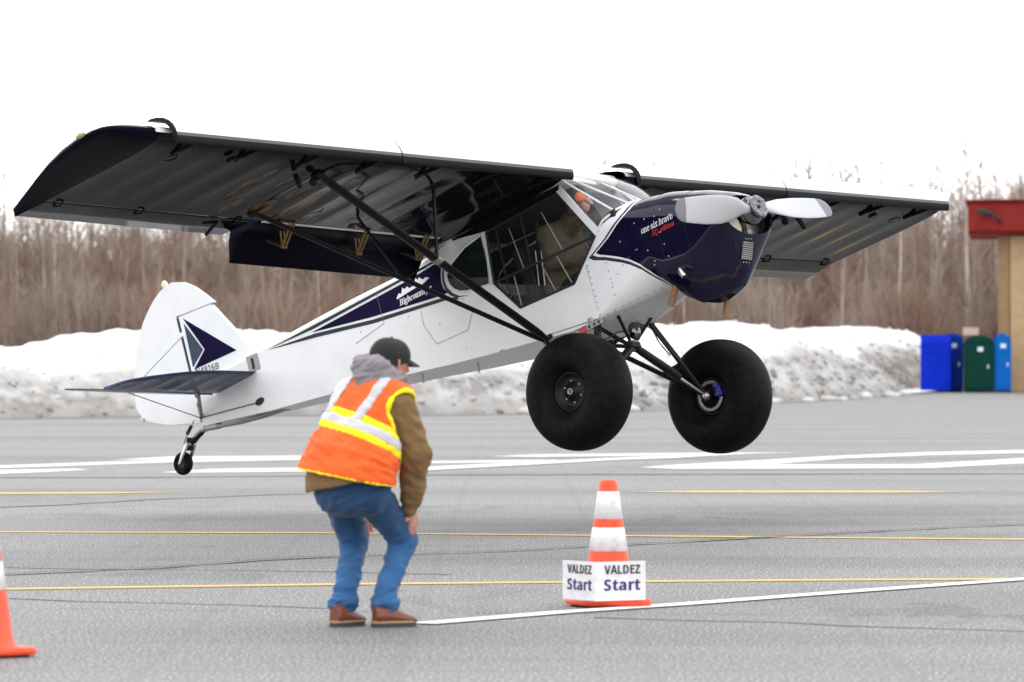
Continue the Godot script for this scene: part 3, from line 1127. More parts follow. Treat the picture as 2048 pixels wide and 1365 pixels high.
func body_band(st: SurfaceTool, from: Callable, to: Callable, n: int, off := 0.0) -> void:
	for s in [1.0, -1.0]:
		var rows := []
		for i in 61:
			var t := i / 60.0
			var a: float = from.call(t)
			var b: float = to.call(t)
			var row := PackedVector3Array()
			for k in n + 1:
				var u := float(k) / n
				var v := body_at(lerpf(a, b, u), t, s)
				row.append(v)
			rows.append(row)
		if s > 0.0:
			rows.reverse()
		loft(st, rows)


func airplane() -> void:
	plane = thing("airplane", Vector3.ZERO, "white and navy high-wing bush plane on huge black tyres lifting off above the runway", "airplane")
	plane.transform = Transform3D(Basis(Vector3(0.72286, 0.34327, 0.59970), Vector3(-0.24188, 0.93867, -0.24575), Vector3(-0.64728, 0.03259, 0.76156)).orthonormalized(), Vector3(0.6342, 2.7418, -40.4052))
	fuselage()
	for s in [1.0, -1.0]:
		wing(s)
		struts(s)
		main_wheel(s)
		tail_plane(s)
	gear_centre()
	fin_and_rudder()
	tail_wheel()
	engine()
	cabin()


func fuselage() -> void:
	var wall := pv([-0.014, 0.0, 0.246, -0.487, 0.215, -0.545, 0.04, -0.70, 0.03, -1.166, -0.26, -1.165, -1.04, -1.054, -1.62, -0.953, -2.13, -0.853, -3.05, -0.69, -3.81, -0.565, -4.655, -0.40, -4.655, -0.05, -3.7, -0.05, -2.57, -0.06, -1.95, -0.075, -1.5, -0.045, -1.25, 0.0])
	var door := pv([-0.065, -0.056, 0.2, -0.523, -0.125, -0.81, -0.717, -0.795, -0.918, -0.508, -0.866, -0.084])
	var rear := pv([-0.917, -0.082, -0.954, -0.498, -1.208, -0.467, -1.30, -0.437, -1.365, -0.395, -1.405, -0.34, -1.418, -0.285, -1.383, -0.213, -1.311, -0.17, -1.14, -0.109])
	var cuts := [-1.19, -0.95, -0.89, -0.35]
	var body: MeshInstance3D
	var st := mb()
	st.set_smooth_group(-1)
	for s in [1.0, -1.0]:
		side_sheet(st, wall, s, 0.0, [door, rear], cuts)
	# belly between the lower longerons, and the tail post
	var low := [[0.03, -1.166], [-0.26, -1.165], [-1.04, -1.054], [-1.62, -0.953], [-2.13, -0.853], [-3.05, -0.69], [-3.81, -0.565], [-4.655, -0.40]]
	for i in low.size() - 1:
		var a := Vector2(low[i][0], low[i][1])
		var b := Vector2(low[i + 1][0], low[i + 1][1])
		quad(st, side_at(a, 1), side_at(b, 1), side_at(b, -1), side_at(a, -1))
	quad(st, side_at(Vector2(-4.655, -0.05), 1), side_at(Vector2(-4.655, -0.05), -1), side_at(Vector2(-4.655, -0.40), -1), side_at(Vector2(-4.655, -0.40), 1))
	body = part("fuselage", st, M.aircraft_white, plane)
	# rounded deck along the top
	st = mb()
	var rows := []
	for x in [-1.25, -1.5, -1.95, -2.57, -3.1, -3.7, -4.2, -4.655]:
		var y := at_x([[-4.655, -0.05], [-3.7, -0.05], [-2.57, -0.06], [-1.95, -0.075], [-1.5, -0.045], [-1.25, 0.0]], x, 1)
		var w := half_width(x)
		var row := PackedVector3Array()
		for k in 13:
			var a := PI * k / 12.0
			row.append(Vector3(x, y + sin(a) * minf(0.07, w * 0.35), w * cos(a)))
		rows.append(row)
	loft(st, rows)
	part("turtle_deck", st, M.aircraft_white, plane)
	# white boot cowl, dark and white pin stripes, navy engine cowling: one skin in four bands
	var start := func(t: float) -> float:
		var y := body_at(0.05, t, 1.0).y
		return at_x([[-0.70, 0.03], [-0.545, 0.215], [-0.487, 0.246], [-0.44, 0.30], [-0.38, 0.42], [-0.30, 0.50]], y, 1)
	var e0 := []
	var e1 := []
	var e2 := []
	for i in 61:
		e0.append(maxf(edge_x(i / 60.0, 0.0, 0.0), start.call(i / 60.0) + 0.004))
		e1.append(maxf(edge_x(i / 60.0, 0.034, 0.029), e0[-1] + 0.004))
		e2.append(maxf(edge_x(i / 60.0, 0.058, 0.047), e1[-1] + 0.004))
	st = mb()
	body_band(st, start, func(t): return e0[roundi(t * 60)], 8)
	var boot := part("boot_cowl", st, M.aircraft_white, plane)
	st = mb()
	body_band(st, func(t): return e0[roundi(t * 60)], func(t): return e1[roundi(t * 60)], 2)
	part("dark_pinstripe", st, M.stripe_grey, plane)
	st = mb()
	body_band(st, func(t): return e1[roundi(t * 60)], func(t): return e2[roundi(t * 60)], 2)
	part("white_pinstripe", st, M.aircraft_white, plane)
	st = mb()
	body_band(st, func(t): return e2[roundi(t * 60)], func(t): return 1.42, 26)
	var cowl := part("engine_cowling", st, M.navy_gloss, plane)
	cowl.set_meta("label", "glossy navy engine cowling")
	# rolled lip and dark mouth of the cowling
	st = mb()
	rows = []
	for step in [[1.42, 1.0], [1.427, 0.985], [1.425, 0.965], [1.41, 0.95], [1.36, 0.94]]:
		var row := PackedVector3Array()
		for s in [1.0, -1.0]:
			for i in 40:
				var t: float = i / 40.0 if s > 0 else 1.0 - i / 40.0
				var v := body_at(1.42, t, s)
				row.append(Vector3(step[0], lerpf(-0.796, v.y, step[1]), v.z * step[1]))
		rows.append(row)
	loft(st, rows, true)
	part("lip", st, M.navy_gloss, cowl)
	st = mb()
	rows = []
	for step in [[1.36, 0.938], [1.18, 0.93], [1.17, 0.02]]:
		var row := PackedVector3Array()
		for s in [1.0, -1.0]:
			for i in 40:
				var t: float = i / 40.0 if s > 0 else 1.0 - i / 40.0
				var v := body_at(1.42, t, s)
				row.append(Vector3(step[0], lerpf(-0.796, v.y, step[1]), v.z * step[1]))
		rows.append(row)
	loft(st, rows, true)
	part("intake_duct", st, M.interior_black, cowl)
	# seams and fasteners
	st = mb()
	for s in [1.0, -1.0]:
		for x in [0.80, 1.06]:
			var pts := []
			for i in 30:
				pts.append(body_at(x, 0.05 + 0.75 * i / 29.0, s))
			path_tube(st, pts, 0.0025, 4)
		for line in [[0.62, 0.22, 1.36], [0.62, 0.40, 1.30]]:
			var pts := []
			for i in 12:
				pts.append(body_at(lerpf(line[0], line[2], i / 11.0), line[1], s))
			path_tube(st, pts, 0.0025, 4)
	part("panel_seam", st, M.hub_black, cowl)
	st = mb()
	for s in [1.0, -1.0]:
		for p in [[0.60, 0.36], [0.70, 0.345], [0.80, 0.335], [0.86, 0.30], [0.95, 0.335], [1.05, 0.33], [1.15, 0.325], [0.82, 0.44], [0.83, 0.52], [0.84, 0.60], [0.70, 0.64], [0.66, 0.58], [0.42, 0.44], [0.68, 0.67], [0.56, 0.53]]:
			ball(st, body_at(p[0], p[1], s), Vector3(0.007, 0.007, 0.007), Basis(), 6)
	var bolts := part("fasteners", st, M.bright_screw, cowl)
	bolts.set_meta("kind", "stuff")
	st = mb()
	for s in [1.0, -1.0]:
		for i in 9:
			ball(st, Vector3(0.045, -0.72 - 0.052 * i, s * 0.37), Vector3(0.006, 0.006, 0.004), Basis(), 6)
		for i in 5:
			ball(st, body_at(0.235, 0.49 + 0.033 * i, s), Vector3(0.006, 0.006, 0.004), Basis(), 6)
			ball(st, body_at(0.24 + 0.075 * i, 0.575 - 0.012 * i, s), Vector3(0.006, 0.006, 0.004), Basis(), 6)
		for i in 8:
			ball(st, body_at(0.10 + 0.07 * i, 0.80 + 0.005 * i, s), Vector3(0.006, 0.006, 0.006), Basis(), 6)
			ball(st, body_at(0.12 + 0.07 * i, 0.92, s), Vector3(0.006, 0.006, 0.006), Basis(), 6)
		for i in 6:
			ball(st, Vector3(lerpf(-0.0, 0.215, i / 5.0), lerpf(-0.11, -0.49, i / 5.0), s * 0.372), Vector3(0.006, 0.006, 0.004), Basis(), 6)
	var screws := part("screws", st, M.screw, boot)
	screws.set_meta("kind", "stuff")
	# navy flash with its grey pin stripes along the rear fuselage
	decal("navy_flash", pv([-3.10, -0.123, -1.86, -0.128, -1.48, -0.115, -1.44, -0.16, -1.47, -0.225, -1.485, -0.285, -1.475, -0.345, -1.44, -0.392, -1.515, -0.388, -2.35, -0.262]), M.navy_decal, body)
	decal("grey_stripe", pv([-3.669, -0.066, -1.878, -0.086, -1.60, -0.086, -1.60, -0.106, -1.878, -0.107, -3.06, -0.103]), M.stripe_grey, body)
	decal("grey_stripe", pv([-3.669, -0.070, -3.06, -0.145, -2.35, -0.285, -1.515, -0.408, -1.36, -0.462, -1.33, -0.49, -1.484, -0.442, -2.35, -0.318, -3.06, -0.180]), M.stripe_grey, body)
	decal("grey_stripe", pv([-1.40, -0.165, -1.43, -0.225, -1.447, -0.285, -1.435, -0.35, -1.39, -0.415, -1.32, -0.465, -1.21, -0.50, -1.36, -0.467, -1.425, -0.42, -1.46, -0.36, -1.470, -0.285, -1.452, -0.225, -1.425, -0.17]), M.stripe_grey, body, 0.005)
	decal("root_fairing", pv([-0.02, 0.0, -0.045, -0.047, -0.87, -0.074, -0.93, -0.066, -1.02, -0.05, -1.12, -0.03, -1.25, -0.012, -1.25, 0.0]), M.black_gloss, body)
	# mountain mark and script over the flash
	decal("mountain_mark", pv([-2.02, -0.232, -2.02, -0.216, -1.985, -0.190, -1.96, -0.207, -1.93, -0.160, -1.905, -0.185, -1.875, -0.172, -1.85, -0.197, -1.80, -0.192, -1.775, -0.168, -1.755, -0.142, -1.735, -0.168, -1.715, -0.152, -1.68, -0.186, -1.64, -0.178, -1.60, -0.200, -1.68, -0.218, -1.85, -0.222]), M.text_white, body, 0.006)
	for s in [1.0, -1.0]:
		var along := Vector3(1, -0.03, 0.0907 * s).normalized()
		var up := Vector3(0.22, 1, 0.0)
		var x := along if s > 0 else -along
		var at := Vector3(-1.80, -0.278, s * (half_width(-1.80) + 0.006))
		put_text("lettering", "Highcountry.c", 0.066, M.text_white, body, Transform3D(Basis(x, up if s > 0 else Vector3(-0.22, 1, 0), x.cross(Vector3.UP).normalized()), at), 0.40, true, "Droid Serif")
		put_text("lettering", "one six bravo", 0.066, M.text_white, cowl, Transform3D(Basis(Vector3(s, 0.02 * s, -0.012), Vector3(0.25 * s, 1, 0), Vector3(0, 0, s)), Vector3(0.815, -0.655, s * 0.369)), 0.33, false, "Droid Serif")
		put_text("lettering", "EQ. edition", 0.054, M.text_red, cowl, Transform3D(Basis(Vector3(s, 0.02 * s, -0.012), Vector3(0.25 * s, 1, 0), Vector3(0, 0, s)), Vector3(0.865, -0.715, s * 0.369)), 0.23, false, "Droid Serif")
	# thin panel lines on the fabric
	st = mb()
	for s in [1.0, -1.0]:
		for line in [[-2.24, -0.09, -2.24, -0.36], [-2.24, -0.36, -2.62, -0.40], [-1.79, -0.42, -1.80, -0.54], [-1.80, -0.54, -1.71, -0.74], [-1.71, -0.74, -1.33, -0.76], [-1.33, -0.76, -1.22, -0.63]]:
			tube(st, side_at(Vector2(line[0], line[1]), s, 0.001), side_at(Vector2(line[2], line[3]), s, 0.001), 0.003, 0.003, 4)
		tube(st, side_at(Vector2(-1.04, -1.05), s, 0.0), side_at(Vector2(0.03, -1.163), s, 0.0), 0.006, 0.006, 5)
	part("fabric_seam", st, M.worn_metal, body)
	st = mb()
	for s in [1.0, -1.0]:
		for p in [[-2.53, -0.33], [-1.95, -0.41], [-1.62, -0.60], [-1.30, -0.50], [-1.55, -0.75]]:
			ball(st, side_at(Vector2(p[0], p[1]), s, 0.0), Vector3(0.008, 0.008, 0.004), Basis(), 6)
	for p in [[-0.5, -1.15], [-1.5, -1.0], [-2.1, -0.88], [-2.7, -0.78]]:
		tube(st, Vector3(p[0], p[1] + 0.03, 0.1), Vector3(p[0] - 0.01, p[1] - 0.05, 0.1), 0.008, 0.008, 6)
	part("drain_stubs", st, M.worn_metal, body)
	# windows: rubber frames, sliding bars, glass
	for s in [1.0, -1.0]:
		st = mb()
		sheet(st, door, func(v): return side_at(v, s, -0.004), s < 0)
		var dg := part("door_window", st, M.door_glass, plane)
		st = mb()
		for i in door.size():
			tube(st, side_at(door[i], s, 0.0), side_at(door[(i + 1) % door.size()], s, 0.0), 0.010, 0.010, 6)
		tube(st, side_at(door[4], s, 0.004), side_at(door[1], s, 0.004), 0.011, 0.011, 6)
		part("frame", st, M.stripe_grey, dg)
		for b in [[-0.63, -0.14, -0.585, -0.505], [-0.27, -0.14, -0.16, -0.505], [-0.70, -0.53, -0.70, -0.78], [-0.40, -0.54, -0.33, -0.79], [-0.23, -0.53, -0.15, -0.79]]:
			st = mb()
			tube(st, Vector3(b[0], b[1], s * 0.368), Vector3(b[2], b[3], s * 0.368), 0.005, 0.005, 5)
			part("sliding_bar", st, M.worn_metal, dg)
		st = mb()
		for p in cut_strip(rear, [-0.95]):
			sheet(st, p, func(v): return side_at(v, s, -0.004), s < 0)
		var rw := part("rear_window", st, M.glass_dark, plane)
		st = mb()
		var pts := []
		for i in rear.size() + 1:
			pts.append(side_at(rear[i % rear.size()], s, 0.0))
		path_tube(st, pts, 0.012, 6)
		part("frame", st, M.aircraft_white, rw)
	# slotted plate at the stabiliser root
	st = mb()
	for s in [1.0, -1.0]:
		slab(st, pv([-3.94, -0.035, -3.80, -0.045, -3.80, -0.185, -3.94, -0.175]), func(p, k): return side_at(p, s, 0.004 + 0.004 * k))
	var plate := part("stabilizer_plate", st, M.worn_metal, body)
	st = mb()
	for s in [1.0, -1.0]:
		slab(st, pv([-3.885, -0.065, -3.855, -0.068, -3.86, -0.165, -3.89, -0.162]), func(p, k): return side_at(p, s, 0.009 + 0.002 * k))
	st = st
	part("slot", st, M.interior_black, body)


func wing(s: float) -> void:
	var side := "starboard" if s > 0 else "port"
	# main panel with the fabric drawn in between its ribs
	var st := mb()
	var rows := []
	var bay := 0.327
	for i in 14 * 5 + 1:
		var z := 0.37 + bay * i / 5.0
		var u := fmod(i / 5.0, 1.0)
		var sag := 4.0 * u * (1.0 - u)
		var row := PackedVector3Array()
		for k in UPPER.size() - 1:
			row.append(wing_at(-UPPER[UPPER.size() - 2 - k][0], UPPER[UPPER.size() - 2 - k][1] - 0.004 * sag, z, s))
		for k in UPPER.size() - 1:
			var x: float = UPPER[k][0]
			row.append(wing_at(-x, UPPER[k][2] + 0.009 * sag * 4.0 * x / 1.25 * (1.0 - x / 1.25), z, s))
		rows.append(row)
	if s > 0:
		rows.reverse()
	loft(st, rows, true)
	var panel := part("wing", st, M.black_fabric_gloss, plane)
	panel.set_meta("label", "%s wing with glossy black underside and ribs showing" % side)
	# upswept rounded tip
	st = mb()
	var plan := [[0.0, 5.02], [0.02, 5.22], [0.07, 5.38], [0.14, 5.435], [0.25, 5.44], [0.42, 5.42], [0.62, 5.375], [0.85, 5.30], [1.10, 5.195], [1.35, 5.075], [1.50, 5.0], [1.6, 4.95]]
	rows = []
	for q in plan:
		var x: float = q[0]
		var row := PackedVector3Array()
		var yu := at_x(UPPER, x, 1)
		var yl := at_x(UPPER, x, 2)
		var ye := lerpf(0.105, 0.06, x / 1.6)
		var out_z: float = q[1] if s > 0 else lerpf(4.948, q[1], 0.4)
		for k in 9:
			var u := k / 8.0
			row.append(wing_at(-x, lerpf(yl, ye, pow(u, 1.5)), lerpf(4.948, out_z, u), s))
		for k in 8:
			var u := 1.0 - (k + 1) / 8.0
			row.append(wing_at(-x, lerpf(ye, maxf(yu, ye + 0.002), sqrt(1.0 - u * u)), lerpf(4.948, out_z, u), s))
		rows.append(row)
	if s < 0:
		rows.reverse()
	loft(st, rows)
	part("wing_tip", st, M.navy_tip, panel)
	st = mb()
	ball(st, wing_at(-0.30, 0.125, 5.44 if s > 0 else 5.15, s), Vector3(0.05, 0.022, 0.025), Basis(), 10)
	part("position_light", st, M.lens_yellow, panel)
	if s > 0:
		brown_streaks(panel)
	# aileron
	st = mb()
	rows = []
	for i in 9:
		var z := lerpf(2.70, 4.935, i / 8.0)
		var row := PackedVector3Array()
		for q in [[-1.272, 0.090], [-1.262, 0.045], [-1.262, 0.012], [-1.266, 0.003], [-1.275, 0.001], [-1.30, 0.0], [-1.45, 0.001], [-1.603, 0.004], [-1.603, 0.014], [-1.42, 0.058]]:
			row.append(wing_at(q[0], q[1] + (0.020 if s > 0 else -0.115) * maxf(0.0, -1.27 - q[0]), z, s))
		rows.append(row)
	if s < 0:
		rows.reverse()
	loft(st, rows, true, true)
	var ail := part("aileron", st, M.black_fabric_gloss, plane)
	for z in [2.86, 3.94, 4.80]:
		st = mb()
		tube(st, wing_at(-1.22, -0.004, z, s), wing_at(-1.262, -0.026, z, s), 0.008, 0.008, 8)
		tube(st, wing_at(-1.262, -0.026, z, s), wing_at(-1.33, -0.004, z, s), 0.008, 0.008, 8)
		part("hinge", st, M.black_satin, ail)
	st = mb()
	tube(st, wing_at(-1.34, 0.0, 3.02, s), wing_at(-1.50, -0.045, 3.0, s), 0.014)
	part("control_horn", st, M.black_satin, ail)
	# drooped flap
	st = mb()
	rows = []
	for i in 9:
		var z := lerpf(0.385, 2.58, i / 8.0)
		var row := PackedVector3Array()
		for q in [[-1.285, 0.055], [-1.30, 0.022], [-1.34, 0.005], [-1.46, 0.0], [-1.575, 0.010], [-1.605, -0.005], [-1.695, -0.185], [-1.703, -0.182], [-1.655, -0.02], [-1.60, 0.075], [-1.50, 0.115], [-1.38, 0.10]]:
			row.append(wing_at(q[0], q[1], z, s))
		rows.append(row)
	if s < 0:
		rows.reverse()
	loft(st, rows, true, true)
	var flap := part("flap", st, M.navy_tip, plane)
	for z in [0.62, 1.34, 2.22]:
		st = mb()
		for dz in [-0.02, 0.02]:
			tube(st, wing_at(-1.20, 0.0, z + 0.07 + dz, s), wing_at(-1.42, -0.125, z + dz, s), 0.010)
			tube(st, wing_at(-1.42, -0.125, z + dz, s), wing_at(-1.585, -0.01, z - 0.03 + dz, s), 0.009)
			tube(st, wing_at(-1.42, -0.125, z + dz, s), wing_at(-1.40, 0.0, z + dz, s), 0.008)
		tube(st, wing_at(-1.42, -0.125, z - 0.03, s), wing_at(-1.42, -0.125, z + 0.03, s), 0.014)
		part("flap_bracket", st, M.brass, flap)
	st = mb()
	slab(st, pv([0.50, -1.238, 2.60, -1.238, 2.60, -1.262, 0.50, -1.262]), func(p, k): return wing_at(p.y, -0.003 + 0.003 * k, p.x, s))
	part("cove_lip", st, M.aircraft_white, panel)
	# leading-edge slat in two lengths, white above, black below, the nose's shading painted grey between
	for piece in [[0.43, 2.44], [2.452, 4.88]]:
		var outer := [[-0.15, 0.222], [-0.10, 0.224], [-0.04, 0.212], [0.02, 0.188], [0.07, 0.150], [0.10, 0.110], [0.116, 0.070], [0.120, 0.040], [0.118, 0.015], [0.106, -0.025], [0.088, -0.040]]
		var inner := [[0.072, -0.020], [0.074, 0.02], [0.070, 0.060], [0.052, 0.105], [0.02, 0.145], [-0.04, 0.180], [-0.10, 0.205]]
		var slat: MeshInstance3D
		for band in [[0, 8, "slat", M.aircraft_white], [7, 9, "shade_strip", M.slat_shade_grey], [8, 11, "underside", M.black_satin]]:
			var rr := []
			for i in 3:
				var z := lerpf(piece[0], piece[1], i / 2.0)
				var row := PackedVector3Array()
				for q in outer.slice(band[0], band[1]):
					row.append(wing_at(q[0], q[1], z, s))
				if band[1] == 11:
					for q in inner:
						row.append(wing_at(q[0], q[1], z, s))
					row.append(wing_at(-0.149, 0.219, z, s))
				rr.append(row)
			if s < 0:
				rr.reverse()
			st = mb()
			loft(st, rr)
			if band[1] == 11:
				st.set_smooth_group(-1)
				for z in piece:
					var cs := PackedVector2Array()
					for q in outer:
						cs.append(Vector2(q[0], q[1] - 0.0005))
					for q in inner:
						cs.append(Vector2(q[0], q[1]))
					sheet(st, cs, func(p): return wing_at(p.x, p.y, z, s))
			if band[0] == 0:
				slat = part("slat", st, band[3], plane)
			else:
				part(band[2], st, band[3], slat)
	for z in [0.62, 1.28, 1.96, 2.64, 3.30, 3.97, 4.64]:
		st = mb()
		box(st, wing_at(-0.02, -0.006, z, s), Vector3(0.22, 0.035, 0.018), Basis(Vector3.BACK, -0.06), 0.005)
		tube(st, wing_at(-0.12, 0.0, z, s), wing_at(-0.22, -0.004, z - 0.02, s), 0.014, 0.010, 8)
		var br := part("slat_bracket", st, M.black_satin, panel)
		st = mb()
		ball(st, wing_at(0.070, -0.018, z - 0.02, s), Vector3(0.013, 0.013, 0.012), Basis(), 8)
		part("bolt", st, M.worn_metal, br)
	# leading edge of the wing is painted white, seen past the slat's end
	st = mb()
	rows = []
	for z in [0.40, 0.47, 4.92, 4.965]:
		var row := PackedVector3Array()
		for k in 6:
			row.append(wing_at(-UPPER[5 - k][0], UPPER[5 - k][1] + 0.003, z, s))
		rows.append(row)
	if s > 0:
		rows.reverse()
	loft(st, rows)
	part("leading_edge", st, M.aircraft_white, panel)
	# inspection rings, tie-down ring and pitot
	st = mb()
	for q in [[-0.96, 2.27], [-1.08, 1.72], [-0.97, 1.20], [-0.28, 4.57], [-0.9, 3.3], [-0.35, 1.3]]:
		var pts := []
		for i in 17:
			var a := TAU * i / 16.0
			pts.append(wing_at(q[0] + cos(a) * 0.055, 0.004, q[1] + sin(a) * 0.055, s))
		st = mb()
		path_tube(st, pts, 0.003, 4)
		part("inspection_ring", st, M.black_satin, panel)
	st = mb()
	lathe(st, wing_at(-0.33, -0.03, 3.18, s), Vector3(0.3, -1, 0.2 * s), [Vector2(0.022, -0.02), Vector2(0.022, 0.10), Vector2(0.012, 0.11), Vector2(0.0, 0.11)], 10)
	box(st, wing_at(-0.16, -0.02, 4.06, s), Vector3(0.09, 0.035, 0.04), Basis(), 0.01)
	part("tie_down", st, M.hub_black, panel)


func brown_streaks(panel: Node3D) -> void:
	# patchy see-through brown in chordwise streaks between the ribs under the starboard wing
	for q in [[9, -0.28, -0.85, 0.045, 0.30], [8, -0.88, -1.17, 0.05, 0.6], [7, -0.33, -0.80, 0.06, 0.42], [7, -0.84, -1.20, 0.10, 0.62], [6, -0.30, -0.56, 0.05, 0.35], [6, -0.58, -1.20, 0.085, 0.6], [5, -0.45, -0.72, 0.045, 0.4], [5, -0.98, -1.20, 0.08, 0.62], [8, -0.40, -0.62, 0.03, 0.4]]:
		var rows := []
		for i in 13:
			var u := i / 12.0
			var x := lerpf(q[1], q[2], u)
			var w: float = q[3] * pow(sin(PI * clampf(u, 0.02, 0.98)), 0.6)
			var row := PackedVector3Array()
			for k in 5:
				var f: float = q[4] + (k - 2) / 2.0 * w / 0.327 + 0.03 * sin(u * 9.0 + q[0])
				var sag := 4.0 * f * (1.0 - f)
				row.append(wing_at(x, 0.009 * sag * 4.0 * -x / 1.25 * (1.0 + x / 1.25) + at_x(UPPER, -x, 2) - 0.003, 0.37 + 0.327 * (q[0] + f), 1.0))
			rows.append(row)
		var st := mb()
		loft(st, rows)
		part("brown_streak", st, M.brown_film, panel)


func struts(s: float) -> void:
	var f0 := Vector3(-0.49, -1.150, s * 0.43)
	var f1 := wing_at(-0.32, 0.005, 2.94, s)
	var r0 := Vector3(-0.53, -1.150, s * 0.43)
	var r1 := wing_at(-1.11, 0.005, 2.85, s)
	var st := mb()
	var fr := frame(f1 - f0)
	var fore := (Vector3.RIGHT - fr.z * fr.z.x).normalized()
	var bs := Basis(fore, fr.z.cross(fore), fr.z)
	loft(st, [ring_at(f0, bs, 0.022, 0.015, 16), ring_at(f0.lerp(f1, 0.03), bs, 0.036, 0.020, 16), ring_at(f0.lerp(f1, 0.06), bs, 0.042, 0.022, 16), ring_at(f0.lerp(f1, 0.97), bs, 0.042, 0.022, 16), ring_at(f1, bs, 0.025, 0.018, 16)], true, true)
	var front := part("front_strut", st, M.black_gloss, plane)
	st = mb()
	var c := f0.lerp(f1, 0.49)
	loft(st, [ring_at(c - fr.z * 0.03, bs, 0.046, 0.026, 16), ring_at(c + fr.z * 0.03, bs, 0.046, 0.026, 16)], true, true)
	part("clamp", st, M.worn_metal, front)
	st = mb()
	ball(st, f1 + Vector3(0, -0.015, 0), Vector3(0.06, 0.035, 0.05), Basis(), 10)
	lathe(st, f1 + Vector3(-0.02, -0.06, s * 0.05), Vector3(0.4, -0.3, 1), [Vector2(0.03, -0.012), Vector2(0.034, 0.0), Vector2(0.03, 0.012), Vector2(0.012, 0.014), Vector2(0.0, 0.014)], 12)
	part("fitting", st, M.black_satin, front)
	st = mb()
	var rr := frame(r1 - r0)
	fore = (Vector3.RIGHT - rr.z * rr.z.x).normalized()
	bs = Basis(fore, rr.z.cross(fore), rr.z)
	loft(st, [ring_at(r0, bs, 0.016, 0.012, 14), ring_at(r0.lerp(r1, 0.04), bs, 0.026, 0.016, 14), ring_at(r0.lerp(r1, 0.98), bs, 0.026, 0.016, 14), ring_at(r1, bs, 0.016, 0.012, 14)], true, true)
	var rear := part("rear_strut", st, M.black_gloss, plane)
	st = mb()
	ball(st, r1 + Vector3(0, -0.012, 0), Vector3(0.05, 0.03, 0.04), Basis(), 10)
	tube(st, r0 + Vector3(0.02, -0.01, 0), Vector3(-0.49, -1.12, s * 0.37), 0.022)
	part("fitting", st, M.black_satin, rear)
	# jury struts
	st = mb()
	var fm := f0.lerp(f1, 0.49)
	var rm := r0.lerp(r1, 0.49)
	tube(st, fm, wing_at(-0.335, 0.0, 1.60, s), 0.014, 0.014, 8)
	tube(st, wing_at(-0.335, 0.0, 1.60, s), wing_at(-0.25, 0.03, 1.66, s), 0.018, 0.018, 8)
	part("jury_strut", st, M.black_gloss, plane)
	st = mb()
	tube(st, rm, wing_at(-1.0, 0.0, 1.75, s), 0.012, 0.012, 8)
	part("jury_strut", st, M.black_gloss, plane)
	st = mb()
	tube(st, fm, rm, 0.008, 0.008, 8)
	part("jury_brace", st, M.black_gloss, plane)


